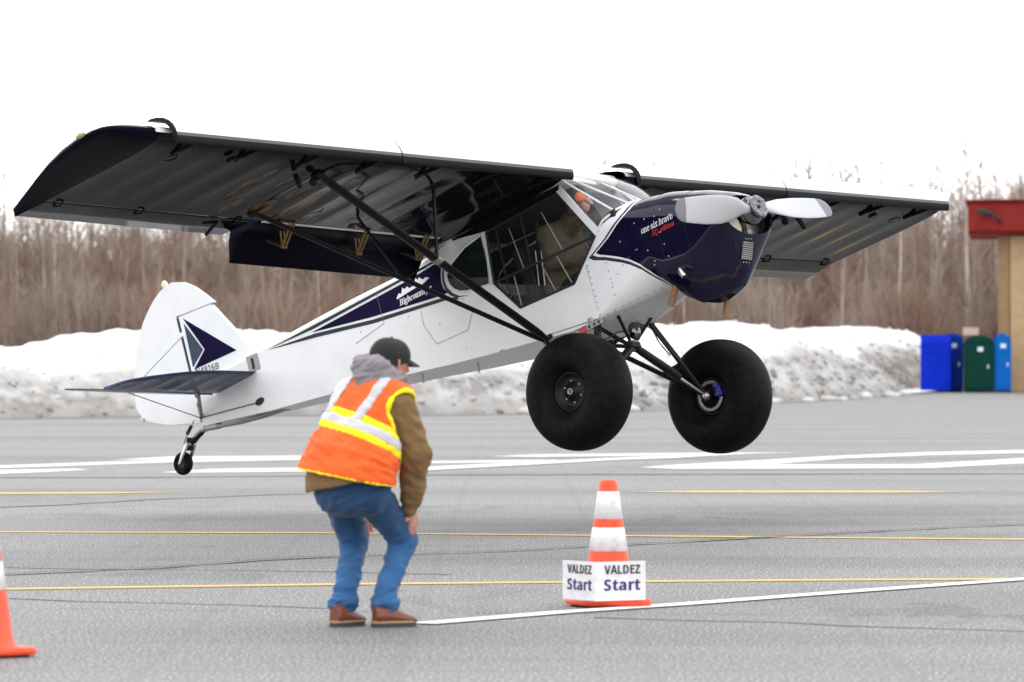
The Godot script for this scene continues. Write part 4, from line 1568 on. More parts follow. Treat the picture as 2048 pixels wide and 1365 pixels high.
func main_wheel(s: float) -> void:
	var c := Vector3(0.015 if s > 0 else 0.09, -1.795 if s > 0 else -1.812, s * 0.85)
	var st := mb()
	# the balloon tyre: an oval section turned about the axle
	var prof := []
	for i in 41:
		var a := TAU * i / 40.0
		var r := 0.300 + 0.166 * signf(cos(a)) * pow(absf(cos(a)), 0.92)
		prof.append(Vector2(r, 0.205 * signf(sin(a)) * pow(absf(sin(a)), 0.85)))
	lathe(st, c, Vector3(0, 0, 1), prof, 64)
	var wheel := part("main_tyre", st, M.tyre, plane)
	wheel.set_meta("label", "huge smooth %s tyre" % ("starboard" if s > 0 else "port"))
	st = mb()
	var o := c + Vector3(0, 0, s * 0.02)
	lathe(st, o, Vector3(0, 0, s), [Vector2(0.150, 0.0), Vector2(0.158, 0.085), Vector2(0.150, 0.100), Vector2(0.140, 0.090), Vector2(0.128, 0.055), Vector2(0.100, 0.050), Vector2(0.055, 0.062), Vector2(0.045, 0.085), Vector2(0.032, 0.092), Vector2(0.0, 0.092)], 32)
	lathe(st, c - Vector3(0, 0, s * 0.02), Vector3(0, 0, -s), [Vector2(0.150, 0.0), Vector2(0.158, 0.085), Vector2(0.150, 0.100), Vector2(0.135, 0.09), Vector2(0.120, 0.03), Vector2(0.0, 0.02)], 32)
	var hub := part("hub", st, M.hub_black, wheel)
	st = mb()
	for i in 6:
		var a := TAU * i / 6.0 + 0.4
		lathe(st, o + Vector3(cos(a) * 0.088, sin(a) * 0.088, s * 0.052), Vector3(0, 0, s), [Vector2(0.010, 0), Vector2(0.010, 0.010), Vector2(0.0, 0.012)], 6)
	lathe(st, o + Vector3(0, 0, s * 0.088), Vector3(0, 0, s), [Vector2(0.026, 0), Vector2(0.026, 0.012), Vector2(0.016, 0.012), Vector2(0.015, 0.004), Vector2(0.0, 0.004)], 14)
	part("hub_bolt", st, M.worn_metal, wheel)
	# bright brake disc, caliper and axle on the inner side
	st = mb()
	lathe(st, c - Vector3(0, 0, s * 0.12), Vector3(0, 0, -s), [Vector2(0.098, 0.0), Vector2(0.128, 0.0), Vector2(0.128, 0.012), Vector2(0.098, 0.012), Vector2(0.098, 0.0)], 32)
	part("brake_disc", st, M.worn_metal, wheel)
	st = mb()
	box(st, c + Vector3(0.108, 0.015, -s * 0.135), Vector3(0.05, 0.12, 0.06), Basis(Vector3.BACK, 0.15), 0.01)
	for y in [-0.02, 0.05]:
		lathe(st, c + Vector3(0.108, y, -s * 0.165), Vector3(0, 0, -s), [Vector2(0.022, 0.0), Vector2(0.022, 0.02), Vector2(0.0, 0.022)], 12)
	part("brake_caliper", st, M.brake_blue, wheel)
	st = mb()
	tube(st, c, c - Vector3(0, 0, s * 0.20), 0.035, 0.032, 14)
	part("axle", st, M.hub_black, wheel)
	# legs
	var ax := c - Vector3(0, 0, s * 0.175)
	st = mb()
	tube(st, Vector3(-0.02, -1.15, s * 0.33), ax, 0.024, 0.022, 12)
	var leg := part("gear_leg", st, M.black_gloss, plane)
	st = mb()
	tube(st, Vector3(-0.60, -1.11, s * 0.33), ax, 0.022, 0.020, 12)
	part("rear_gear_leg", st, M.black_gloss, plane)
	st = mb()
	tube(st, Vector3(-0.02, -1.15, s * 0.33).lerp(ax, 0.56), Vector3(-0.60, -1.11, s * 0.33).lerp(ax, 0.60), 0.016, 0.016, 10)
	part("gear_brace", st, M.black_gloss, leg)
	st = mb()
	var line := []
	for i in 9:
		var u := i / 8.0
		line.append(Vector3(-0.02, -1.16, s * 0.33).lerp(ax, u) + Vector3(0.012, 0.03 - 0.05 * sin(u * 5.0) * (1 - u), -s * 0.03))
	path_tube(st, line, 0.006, 6)
	part("brake_line", st, M.interior_black, leg)
	# shock strut from the cabane
	var apex := Vector3(0.005, -1.385, s * 0.02)
	st = mb()
	tube(st, apex, apex.lerp(ax, 0.10), 0.030, 0.034, 14)
	tube(st, apex.lerp(ax, 0.10), apex.lerp(ax, 0.62), 0.034, 0.034, 14)
	var shock := part("shock_strut", st, M.black_satin, plane)
	st = mb()
	tube(st, apex.lerp(ax, 0.62), ax, 0.013, 0.013, 10)
	ball(st, ax, Vector3(0.04, 0.04, 0.04), Basis(), 10)
	part("piston", st, M.steel, shock)


func gear_centre() -> void:
	var st := mb()
	for s in [1.0, -1.0]:
		tube(st, Vector3(-0.10, -1.16, s * 0.31), Vector3(0.0, -1.375, s * 0.02), 0.018, 0.018, 10)
		tube(st, Vector3(0.10, -1.15, s * 0.22), Vector3(0.01, -1.36, s * 0.02), 0.014, 0.014, 10)
		tube(st, Vector3(-0.70, -1.10, s * 0.2), Vector3(-0.02, -1.375, s * 0.02), 0.013, 0.013, 10)
	box(st, Vector3(0.0, -1.375, 0), Vector3(0.09, 0.06, 0.13), Basis(), 0.012)
	part("cabane", st, M.black_satin, plane)
	st = mb()
	box(st, Vector3(0.005, -1.345, 0), Vector3(0.06, 0.025, 0.10), Basis(), 0.006)
	box(st, Vector3(-0.01, -1.405, 0.0), Vector3(0.05, 0.02, 0.11), Basis(), 0.006)
	part("cabane_fitting", st, M.worn_metal, plane)
	st = mb()
	ball(st, Vector3(0.055, -1.265, 0.0), Vector3(0.052, 0.075, 0.052), Basis(), 20)
	part("belly_reservoir", st, M.dark_chrome, plane)
	st = mb()
	for p in [[Vector3(-0.15, -1.17, 0.2), Vector3(-0.1, -1.30, 0.25), Vector3(0.02, -1.26, 0.12), Vector3(0.03, -1.32, 0.02)], [Vector3(-0.2, -1.17, 0.3), Vector3(-0.16, -1.30, 0.3), Vector3(-0.02, -1.36, 0.12), Vector3(0.0, -1.38, 0.03)], [Vector3(0.06, -1.20, -0.05), Vector3(0.06, -1.24, -0.22), Vector3(0.0, -1.33, -0.36), Vector3(0.03, -1.45, -0.42)]]:
		path_tube(st, curve_pts(p, 14), 0.006, 6)
	part("hose", st, M.interior_black, plane)
	# step bracket with a red mark under the door
	st = mb()
	var b := Basis(Vector3.BACK, 0.05)
	box(st, Vector3(-0.12, -1.20, 0.385), Vector3(0.36, 0.05, 0.012), b, 0.004)
	box(st, Vector3(-0.06, -1.17, 0.36), Vector3(0.05, 0.09, 0.05), b, 0.006)
	var stp := part("step_bracket", st, M.worn_metal, plane)
	st = mb()
	box(st, Vector3(-0.145, -1.202, 0.393), Vector3(0.072, 0.042, 0.008), b)
	part("red_mark", st, M.red_mark, stp)
	st = mb()
	for x in [-0.075, -0.02, 0.03, -0.27]:
		lathe(st, Vector3(x, -1.20 + (x + 0.12) * 0.05, 0.391), Vector3.BACK, [Vector2(0.011, 0.0), Vector2(0.011, 0.003), Vector2(0.0, 0.004)], 10)
	part("hole", st, M.interior_black, stp)


func tail_plane(s: float) -> void:
	var side := "starboard" if s > 0 else "port"
	var y := -0.19
	var le := [[0.09, -3.865], [0.30, -3.868], [0.55, -3.875], [0.70, -3.895], [0.86, -3.93], [1.0, -3.98], [1.12, -4.04], [1.24, -4.11], [1.33, -4.175], [1.38, -4.30], [1.405, -4.41]]
	var st := mb()
	var rows := []
	for i in 41:
		var z := lerpf(0.07, 1.404, i / 40.0)
		var x0 := at_x(le, z, 1)
		var u := fmod(z / 0.235, 1.0)
		var sag := 4.0 * u * (1.0 - u)
		var row := PackedVector3Array()
		for k in 11:
			var a := k / 10.0
			var t := 0.018 * sqrt(maxf(0.0, 1.0 - pow(2.0 * absf(a - 0.5), 4.0)))
			row.append(Vector3(lerpf(x0, -4.425, a), y - t + 0.009 * sag * sin(PI * a), s * z))
		for k in 9:
			var a := 1.0 - (k + 1) / 10.0
			var t := 0.018 * sqrt(maxf(0.0, 1.0 - pow(2.0 * absf(a - 0.5), 4.0)))
			row.append(Vector3(lerpf(x0, -4.425, a), y + t - 0.006 * sag * sin(PI * a), s * z))
		rows.append(row)
	if s < 0:
		rows.reverse()
	loft(st, rows, true, true)
	var stab := part("stabilizer", st, M.stab_blue, plane)
	stab.set_meta("label", "%s navy tailplane" % side)
	# the elevator, held up so that it lies level
	st = mb()
	var plan := pv([0.07, -4.44, 1.415, -4.44, 1.43, -4.30, 1.50, -4.24, 1.58, -4.28, 1.66, -4.38, 1.70, -4.50, 1.66, -4.62, 1.52, -4.72, 1.2, -4.77, 0.5, -4.78, 0.30, -4.74, 0.16, -4.62])
	slab(st, plan, func(p, k): return Vector3(p.y, y + (-4.44 - p.y) * 0.36 + 0.006 * k, s * p.x))
	part("elevator", st, M.stab_blue, plane)
	# brace strut and wires
	st = mb()
	tube(st, Vector3(-4.42, y - 0.015, s * 0.27), Vector3(-4.66, -0.32, s * 0.03), 0.016, 0.016, 8)
	part("tail_strut", st, M.worn_metal, plane)
	st = mb()
	tube(st, Vector3(-4.44, y - 0.015, s * 1.10), Vector3(-4.66, -0.33, s * 0.03), 0.004, 0.004, 5)
	tube(st, Vector3(-4.44, y + 0.015, s * 1.05), Vector3(-4.66, 0.43, s * 0.02), 0.003, 0.003, 5)
	tube(st, side_at(Vector2(-3.93, -0.45), s, 0.012), Vector3(-4.66, -0.325, s * 0.05), 0.004, 0.004, 5)
	part("tail_wire", st, M.hub_black, plane)
	st = mb()
	ball(st, side_at(Vector2(-3.90, -0.448), s, 0.008), Vector3(0.055, 0.030, 0.016), Basis(Vector3.BACK, 0.1), 12)
	part("cable_fairing", st, M.interior_black, plane)


func fin_and_rudder() -> void:
	var st := mb()
	var fin := pv([-4.655, 0.600, -4.262, 0.572, -4.032, 0.207, -3.934, 0.060, -3.86, -0.02, -3.80, -0.06, -4.655, -0.07])
	slab(st, fin, func(p, k): return Vector3(p.x, p.y, k * 0.024))
	var f := part("fin", st, M.aircraft_white, plane)
	st = mb()
	var rud := pv([-4.690, 0.617, -4.225, 0.583, -4.238, 0.600, -4.315, 0.691, -4.406, 0.79, -4.519, 0.875, -4.64, 0.918, -4.73, 0.912, -4.82, 0.885, -4.90, 0.845, -4.985, 0.785, -5.067, 0.717, -5.145, 0.63, -5.208, 0.543, -5.30, 0.351, -5.364, 0.165, -5.387, 0.025, -5.375, -0.02, -5.344, -0.075, -5.30, -0.12, -5.249, -0.155, -5.108, -0.227, -4.96, -0.279, -4.85, -0.31, -4.70, -0.353, -4.690, -0.29])
	slab(st, rud, func(p, k): return Vector3(p.x, p.y, k * 0.020))
	var r := part("rudder", st, M.aircraft_white, plane)
	st = mb()
	box(st, Vector3(-4.672, 0.15, 0), Vector3(0.030, 0.90, 0.030))
	part("hinge_gap", st, M.stripe_grey, f)
	st = mb()
	for y in [0.44, -0.16]:
		box(st, Vector3(-4.672, y, 0), Vector3(0.036, 0.05, 0.054), Basis(), 0.006)
	part("hinge", st, M.aircraft_white, f)
	st = mb()
	ball(st, Vector3(-4.745, 0.925, 0), Vector3(0.035, 0.05, 0.025), Basis(), 12)
	part("beacon", st, M.lens_cream, r)
	st = mb()
	ball(st, Vector3(-5.36, -0.09, 0), Vector3(0.02, 0.03, 0.02), Basis(), 10)
	part("tail_light", st, M.lens_cream, r)
	for s in [1.0, -1.0]:
		st = mb()
		sheet(st, pv([-4.611, 0.575, -4.092, 0.090, -4.620, 0.104, -4.447, 0.226]), func(p): return Vector3(p.x, p.y, s * 0.0265), s < 0)
		part("navy_triangle", st, M.navy_decal, f)
		st = mb()
		sheet(st, pv([-4.612, 0.53, -4.463, 0.231, -4.626, 0.125]), func(p): return Vector3(p.x, p.y, s * 0.0265), s < 0)
		part("grey_triangle", st, M.flash_grey, f)
		put_text("registration", "N4816B", 0.075, M.text_black, f, Transform3D(Basis(Vector3(s, -0.13 * s, 0), Vector3(0.13 * s, 1, 0), Vector3(0, 0, s)), Vector3(-4.47, 0.055, s * 0.0265)), 0.27, false)


func tail_wheel() -> void:
	var st := mb()
	var rows := []
	for q in [[-3.72, -0.572, 0.045], [-4.0, -0.545, 0.042], [-4.3, -0.500, 0.038], [-4.52, -0.452, 0.035], [-4.63, -0.425, 0.033], [-4.72, -0.425, 0.032], [-4.80, -0.445, 0.030]]:
		var row := PackedVector3Array()
		for e in [[1, 1], [1, -1], [-1, -1], [-1, 1]]:
			row.append(Vector3(q[0], q[1] + 0.012 * e[1], q[2] * e[0]))
		rows.append(row)
	loft(st, rows, true, true)
	var spring := part("tail_spring", st, M.worn_metal, plane)
	st = mb()
	box(st, Vector3(-4.58, -0.435, 0), Vector3(0.14, 0.045, 0.085), Basis(Vector3.BACK, -0.2), 0.008)
	tube(st, Vector3(-4.62, -0.40, 0), Vector3(-4.67, -0.31, 0), 0.03, 0.02, 8)
	tube(st, Vector3(-4.55, -0.41, 0.02), Vector3(-4.60, -0.35, 0.02), 0.012, 0.012, 8)
	part("spring_clamp", st, M.worn_metal, spring)
	st = mb()
	tube(st, Vector3(-4.72, -0.425, 0), Vector3(-4.90, -0.49, 0), 0.028, 0.024, 10)
	tube(st, Vector3(-4.87, -0.43, 0), Vector3(-4.92, -0.53, 0), 0.032, 0.036, 12)
	part("caster_post", st, M.black_satin, spring)
	st = mb()
	var tank := mb()
	for s in [1.0, -1.0]:
		tube(tank, Vector3(-4.745, -0.37, s * 0.09), Vector3(-4.815, -0.42, s * 0.09), 0.016, 0.016, 10)
		tube(st, Vector3(-4.70, -0.335, s * 0.09), Vector3(-4.745, -0.37, s * 0.09), 0.005, 0.005, 6)
		tube(st, Vector3(-4.815, -0.42, s * 0.09), Vector3(-4.90, -0.48, s * 0.07), 0.005, 0.005, 6)
	part("steering_spring", tank, M.interior_black, spring)
	part("steering_link", st, M.worn_metal, spring)
	st = mb()
	for s in [1.0, -1.0]:
		loft(st, [ring_at(Vector3(-4.90, -0.50, s * 0.045), Basis(Vector3.RIGHT, Vector3.BACK, Vector3.UP), 0.035, 0.012, 10), ring_at(Vector3(-4.955, -0.56, s * 0.055), Basis(Vector3.RIGHT, Vector3.BACK, Vector3.UP), 0.028, 0.010, 10), ring_at(Vector3(-5.015, -0.625, s * 0.055), Basis(Vector3.RIGHT, Vector3.BACK, Vector3.UP), 0.016, 0.010, 10)], true, true)
	box(st, Vector3(-4.90, -0.497, 0), Vector3(0.08, 0.03, 0.11), Basis(Vector3.BACK, 0.4), 0.008)
	part("fork", st, M.steel, spring)
	st = mb()
	var prof := []
	for i in 25:
		var a := TAU * i / 24.0
		prof.append(Vector2(0.072 + 0.030 * cos(a), 0.036 * sin(a)))
	lathe(st, Vector3(-5.02, -0.615, 0), Vector3(0, 0, 1), prof, 32)
	var w := part("tail_tyre", st, M.tyre, plane)
	st = mb()
	for s in [1.0, -1.0]:
		lathe(st, Vector3(-5.02, -0.615, 0), Vector3(0, 0, s), [Vector2(0.048, 0.0), Vector2(0.05, 0.026), Vector2(0.042, 0.030), Vector2(0.034, 0.018), Vector2(0.0, 0.022)], 20)
	part("hub", st, M.hub_black, w)


func engine() -> void:
	var hub := Vector3(1.50, -0.775, 0.0)
	var tilt := Basis(Vector3.RIGHT, 0.07)
	for s in [1.0, -1.0]:
		var st := mb()
		var rows := []
		var tip := []
		for q in [[0.06, 0.030, 0.028, 0.9], [0.14, 0.045, 0.030, 0.85], [0.26, 0.095, 0.020, 0.66], [0.42, 0.115, 0.014, 0.52], [0.62, 0.115, 0.010, 0.42], [0.80, 0.105, 0.008, 0.35], [0.90, 0.097, 0.007, 0.32], [0.91, 0.096, 0.007, 0.32], [0.97, 0.086, 0.006, 0.30], [1.01, 0.060, 0.005, 0.29], [1.03, 0.015, 0.003, 0.29]]:
			var ang: float = q[3] * s
			var b := Basis(Vector3.BACK * s, ang if s > 0 else -ang)
			var across: Vector3 = Vector3(sin(q[3]) * 1.0, cos(q[3]) * s, 0).normalized()
			var thick := across.cross(Vector3.BACK).normalized()
			var row := ring_at(hub + tilt * Vector3(0, 0, s * q[0]), Basis(tilt * across, tilt * thick, tilt * Vector3(0, 0, 1)), q[1], q[2], 18)
			if q[0] <= 0.90:
				rows.append(row)
			if q[0] >= 0.90:
				tip.append(row)
		loft(st, rows, true, true)
		var blade := part("propeller_blade", st, M.prop_white, plane)
		st = mb()
		loft(st, tip, true, true)
		part("blade_tip", st, M.prop_tip, blade)
	var st := mb()
	lathe(st, Vector3(1.40, -0.775, 0), Vector3.RIGHT, [Vector2(0.05, -0.15), Vector2(0.05, 0.0), Vector2(0.105, 0.02), Vector2(0.115, 0.045), Vector2(0.115, 0.075), Vector2(0.075, 0.085), Vector2(0.07, 0.12), Vector2(0.095, 0.13), Vector2(0.098, 0.15), Vector2(0.088, 0.162), Vector2(0.05, 0.165), Vector2(0.042, 0.155), Vector2(0.02, 0.152), Vector2(0.0, 0.152)], 28)
	var h := part("propeller_hub", st, M.dark_chrome, plane)
	st = mb()
	for i in 6:
		var a := TAU * i / 6.0 + 0.3
		lathe(st, Vector3(1.555, -0.775 + cos(a) * 0.07, sin(a) * 0.07), Vector3.RIGHT, [Vector2(0.012, 0.0), Vector2(0.012, 0.016), Vector2(0.0, 0.018)], 6)
	part("hub_bolt", st, M.worn_metal, h)
	st = mb()
	lathe(st, Vector3(1.556, -0.775, 0), Vector3.RIGHT, [Vector2(0.016, 0.0), Vector2(0.0, 0.003)], 10)
	part("hub_hole", st, M.interior_black, h)
	# engine behind the mouth: a flywheel and two finned cylinders
	st = mb()
	for z in [0.20, -0.20]:
		for k in 5:
			lathe(st, Vector3(1.20 + 0.022 * k, -0.86, z), Vector3.RIGHT, [Vector2(0.0, 0.0), Vector2(0.085, 0.0), Vector2(0.085, 0.008), Vector2(0.0, 0.008)], 18)
	part("cylinder", st, M.worn_metal, plane)
	st = mb()
	lathe(st, Vector3(1.32, -0.875, 0.14), Vector3.RIGHT, [Vector2(0.070, 0.0), Vector2(0.088, 0.02), Vector2(0.090, 0.05), Vector2(0.078, 0.052), Vector2(0.068, 0.02), Vector2(0.02, 0.0)], 24)
	part("inlet_ring", st, M.lens_cream, plane)  # pale ring of the air intake, not a lamp
	# exhaust stacks, breather and louvre
	st = mb()
	tube(st, Vector3(0.80, -1.10, 0.26), Vector3(0.655, -1.285, 0.245), 0.026, 0.028, 14)
	part("exhaust_pipe", st, M.hot_steel, plane)
	st = mb()
	tube(st, Vector3(0.98, -1.28, -0.10), Vector3(0.90, -1.43, -0.10), 0.026, 0.028, 14)
	part("exhaust_pipe", st, M.hot_steel, plane)
	st = mb()
	path_tube(st, curve_pts([Vector3(0.90, -1.075, 0.31), Vector3(0.925, -1.09, 0.375), Vector3(0.955, -1.135, 0.40), Vector3(0.965, -1.16, 0.40)], 8), 0.025, 12)
	var br := part("breather_pipe", st, M.steel, plane)
	st = mb()
	lathe(st, Vector3(0.9665, -1.163, 0.40), Vector3(0.37, -0.93, 0), [Vector2(0.018, 0.0), Vector2(0.0, 0.004)], 12)
	part("bore", st, M.interior_black, br)
	st = mb()
	for i in 9:
		var x := lerpf(1.392, 1.338, i / 8.0)
		var y := at_x(BODY, x, 2) + 0.004
		tube(st, Vector3(x + 0.006, y - 0.003, -0.005), Vector3(x + 0.003, y + 0.004, 0.115), 0.0065, 0.0065, 6)
	part("louvre", st, M.worn_metal, plane)
	st = mb()
	for x in [1.405, 1.325]:
		for i in 3:
			ball(st, Vector3(x + 0.004, at_x(BODY, x, 2) + 0.003, 0.02 + 0.035 * i), Vector3.ONE * 0.006, Basis(), 6)
	var lb := part("louvre_screws", st, M.bright_screw, plane)
	lb.set_meta("kind", "stuff")


func cabin() -> void:
	# roof between the wings
	var st := mb()
	var rows := []
	for z in [-0.371, -0.2, 0.0, 0.2, 0.371]:
		var row := PackedVector3Array()
		for k in UPPER.size():
			row.append(Vector3(-UPPER[UPPER.size() - 1 - k][0], UPPER[UPPER.size() - 1 - k][1], z))
		for k in UPPER.size():
			row.append(Vector3(-UPPER[k][0], UPPER[k][2], z))
		rows.append(row)
	rows.reverse()
	loft(st, rows, true)
	part("cabin_roof", st, M.aircraft_white, plane)
	st = mb()
	quad(st, Vector3(-0.10, -0.005, -0.369), Vector3(-1.24, -0.005, -0.369), Vector3(-1.24, -0.005, 0.369), Vector3(-0.10, -0.005, 0.369))
	part("headliner", st, M.interior_dark, plane)
	# windscreen: one bowed sheet, with its corner tubes inside
	var foot := [Vector3(0.246, -0.487, 0.37), Vector3(0.30, -0.44, 0.366), Vector3(0.42, -0.385, 0.31), Vector3(0.49, -0.345, 0.20), Vector3(0.50, -0.325, 0.10), Vector3(0.505, -0.322, 0.0)]
	var head := [Vector3(-0.014, -0.03, 0.37), Vector3(-0.01, 0.02, 0.37), Vector3(0.0, 0.07, 0.34), Vector3(0.0, 0.105, 0.22), Vector3(0.0, 0.118, 0.10), Vector3(0.0, 0.12, 0.0)]
	var n := foot.size()
	rows = []
	for i in 2 * n - 1:
		var k := i if i < n else 2 * n - 2 - i
		var m := Vector3(1, 1, 1 if i < n else -1)
		var row := PackedVector3Array()
		for j in 9:
			var u := j / 8.0
			row.append(((foot[k] as Vector3).lerp(head[k], u) + Vector3(0.05, 0.03, 0.0) * sin(PI * u) * clampf(k / 3.0, 0.0, 1.0)) * m)
		rows.append(row)
	st = mb()
	loft(st, rows)
	var ws := part("windscreen", st, M.glass, plane)
	st = mb()
	for s in [1.0, -1.0]:
		tube(st, Vector3(0.40, -0.40, s * 0.27), Vector3(-0.02, 0.03, s * 0.30), 0.010, 0.010, 8)
		tube(st, Vector3(0.47, -0.35, s * 0.15), Vector3(-0.02, 0.05, s * 0.18), 0.009, 0.009, 8)
		var pts := []
		for k in n:
			pts.append(foot[k] * Vector3(1, 1, s) + Vector3(0, 0.004, 0))
		path_tube(st, pts, 0.010, 6)
	part("brace_tube", st, M.aircraft_white, ws)
	# white door post
	st = mb()
	for s in [1.0, -1.0]:
		slab(st, pv([-0.065, -0.04, -0.008, -0.04, 0.256, -0.485, 0.206, -0.525]), func(p, k): return Vector3(p.x, p.y, s * (0.374 + 0.003 * k)))
	part("door_post", st, M.aircraft_white, plane)
	# inside: floor, lining, seats, panel and tubes
	st = mb()
	box(st, Vector3(-0.70, -0.985, 0), Vector3(1.4, 0.02, 0.66), Basis(Vector3.BACK, -0.125))
	box(st, Vector3(-1.46, -0.50, 0), Vector3(0.03, 0.84, 0.58))
	var liner := pv([-0.08, -0.02, 0.19, -0.49, 0.01, -0.72, -0.01, -1.13, -0.26, -1.13, -1.04, -1.03, -1.45, -0.96, -1.45, -0.02])
	var inner_door := pv([-0.065, -0.056, 0.2, -0.523, -0.125, -0.81, -0.717, -0.795, -0.918, -0.508, -0.866, -0.084])
	var inner_rear := pv([-0.917, -0.082, -0.954, -0.498, -1.208, -0.467, -1.30, -0.437, -1.365, -0.395, -1.405, -0.34, -1.418, -0.285, -1.383, -0.213, -1.311, -0.17, -1.14, -0.109])
	for s in [1.0, -1.0]:
		side_sheet(st, liner, s, -0.012, [inner_door, inner_rear], [-1.19, -0.95, -0.89, -0.35])
	part("cabin_lining", st, M.interior_dark, plane)
	st = mb()
	box(st, Vector3(-0.45, -0.86, 0), Vector3(0.46, 0.12, 0.44), Basis(Vector3.BACK, 0.1), 0.04)
	box(st, Vector3(-0.72, -0.55, 0), Vector3(0.12, 0.62, 0.42), Basis(Vector3.BACK, 0.16), 0.04)
	part("front_seat", st, M.interior_black, plane)
	st = mb()
	box(st, Vector3(-1.12, -0.86, 0), Vector3(0.42, 0.12, 0.44), Basis(Vector3.BACK, 0.1), 0.04)
	box(st, Vector3(-1.36, -0.56, 0), Vector3(0.10, 0.55, 0.40), Basis(Vector3.BACK, 0.16), 0.04)
	part("rear_seat", st, M.interior_black, plane)
	st = mb()
	rows = []
	for z in [-0.34, 0.34]:
		rows.append(PackedVector3Array([Vector3(0.14, -0.50, z), Vector3(0.16, -0.42, z), Vector3(0.42, -0.375, z), Vector3(0.42, -0.70, z), Vector3(0.18, -0.75, z)]))
	loft(st, rows, true, true)
	var panel := part("instrument_panel", st, M.interior_black, plane)
	st = mb()
	for i in 4:
		lathe(st, Vector3(0.148, -0.50 - 0.09 * (i % 2), -0.2 + 0.13 * i), Vector3(-1, 0, 0), [Vector2(0.04, 0.0), Vector2(0.04, 0.012), Vector2(0.03, 0.012), Vector2(0.0, 0.01)], 14)
	for i in 6:
		ball(st, Vector3(0.15, -0.60, -0.28 + 0.11 * i), Vector3.ONE * 0.01, Basis(), 6)
	part("dial", st, M.steel, panel)
	st = mb()
	box(st, Vector3(0.33, -0.34, 0.02), Vector3(0.07, 0.08, 0.07), Basis(), 0.015)
	path_tube(st, [Vector3(0.33, -0.31, 0.02), Vector3(0.30, -0.25, 0.02), Vector3(0.27, -0.22, 0.05)], 0.010, 6)
	part("red_control", st, M.red_mark, plane)
	st = mb()
	box(st, Vector3(0.12, -0.37, 0.2), Vector3(0.03, 0.13, 0.09), Basis(), 0.01)
	part("tablet_holder", st, M.interior_black, plane)
	st = mb()
	for s in [1.0, -1.0]:
		for t in [[-0.84, -1.0, -0.80, -0.02], [-0.56, -1.0, -0.52, -0.02]]:
			tube(st, Vector3(t[0], t[1], s * 0.32), Vector3(t[2], t[3], s * 0.32), 0.012, 0.012, 8)
		tube(st, Vector3(-1.4, -0.60, s * 0.30), Vector3(-0.9, -0.55, s * 0.33), 0.011, 0.011, 8)
		tube(st, Vector3(-0.02, -0.02, s * 0.33), Vector3(-0.6, -0.02, s * 0.33), 0.014, 0.014, 8)
	tube(st, Vector3(-0.60, -0.60, 0.16), Vector3(-0.50, -0.12, 0.16), 0.016, 0.016, 8)
	tube(st, Vector3(-0.66, -0.62, 0.10), Vector3(-0.56, -0.12, 0.10), 0.012, 0.012, 8)
	part("frame_tube", st, M.interior_black, plane)
	st = mb()
	tube(st, Vector3(-0.54, -0.66, 0.21), Vector3(-0.48, -0.34, 0.21), 0.010, 0.010, 8)
	tube(st, Vector3(-0.60, -0.64, 0.21), Vector3(-0.545, -0.36, 0.21), 0.008, 0.008, 8)
	part("harness_bar", st, M.steel, plane)
	st = mb()
	box(st, Vector3(-0.84, -0.78, 0.22), Vector3(0.12, 0.10, 0.14), Basis(Vector3.UP, 0.3), 0.03)
	part("green_bag", st, mat("bag_green", Vector3(0.30, 0.50, 0.04), 0.7), plane)


# ---------------------------------------------------------------- people
func head_fields(c: Vector3, b: Basis, k: float) -> Array:
	# a head about the point c; b.x is its right, b.y its top, -b.z its face; k scales it
	var P := func(x: float, y: float, z: float) -> Vector3: return c + b * (Vector3(x, y, z) * k)
	return [
		["add", P.call(0, 0.028, 0.022), P.call(0, 0.030, -0.020), 0.078 * k, 0.074 * k, 0.01],
		["add", P.call(0, 0.01, 0.0), P.call(0, -0.045, -0.035), 0.068 * k, 0.052 * k, 0.02],
		["add", P.call(-0.022, -0.078, -0.052), P.call(0.022, -0.078, -0.052), 0.026 * k, 0.026 * k, 0.03],
		["add", P.call(-0.05, -0.045, -0.005), P.call(0.05, -0.045, -0.005), 0.022 * k, 0.022 * k, 0.03],
		["add", P.call(-0.028, 0.022, -0.078), P.call(0.028, 0.022, -0.078), 0.012 * k, 0.012 * k, 0.014],
		["add", P.call(0, 0.010, -0.088), P.call(0, -0.026, -0.106), 0.008 * k, 0.014 * k, 0.010],
		["add", P.call(-0.014, -0.030, -0.094), P.call(0.014, -0.030, -0.094), 0.008 * k, 0.008 * k, 0.006],
		["add", P.call(-0.018, -0.056, -0.080), P.call(0.018, -0.056, -0.080), 0.010 * k, 0.010 * k, 0.008],
		["add", P.call(-0.040, -0.010, -0.062), P.call(-0.036, -0.018, -0.066), 0.022 * k, 0.02 * k, 0.02],
		["add", P.call(0.040, -0.010, -0.062), P.call(0.036, -0.018, -0.066), 0.022 * k, 0.02 * k, 0.02],
		["cut", P.call(-0.031, 0.006, -0.098), P.call(-0.031, 0.006, -0.090), 0.013 * k, 0.013 * k],
		["cut", P.call(0.031, 0.006, -0.098), P.call(0.031, 0.006, -0.090), 0.013 * k, 0.013 * k],
		["add", P.call(-0.080, 0.012, 0.010), P.call(-0.078, -0.024, 0.002), 0.014 * k, 0.009 * k, 0.006],
		["add", P.call(0.080, 0.012, 0.010), P.call(0.078, -0.024, 0.002), 0.014 * k, 0.009 * k, 0.006],
		["add", P.call(0, -0.05, 0.02), P.call(0, -0.17, 0.045), 0.055 * k, 0.060 * k, 0.03],
	]


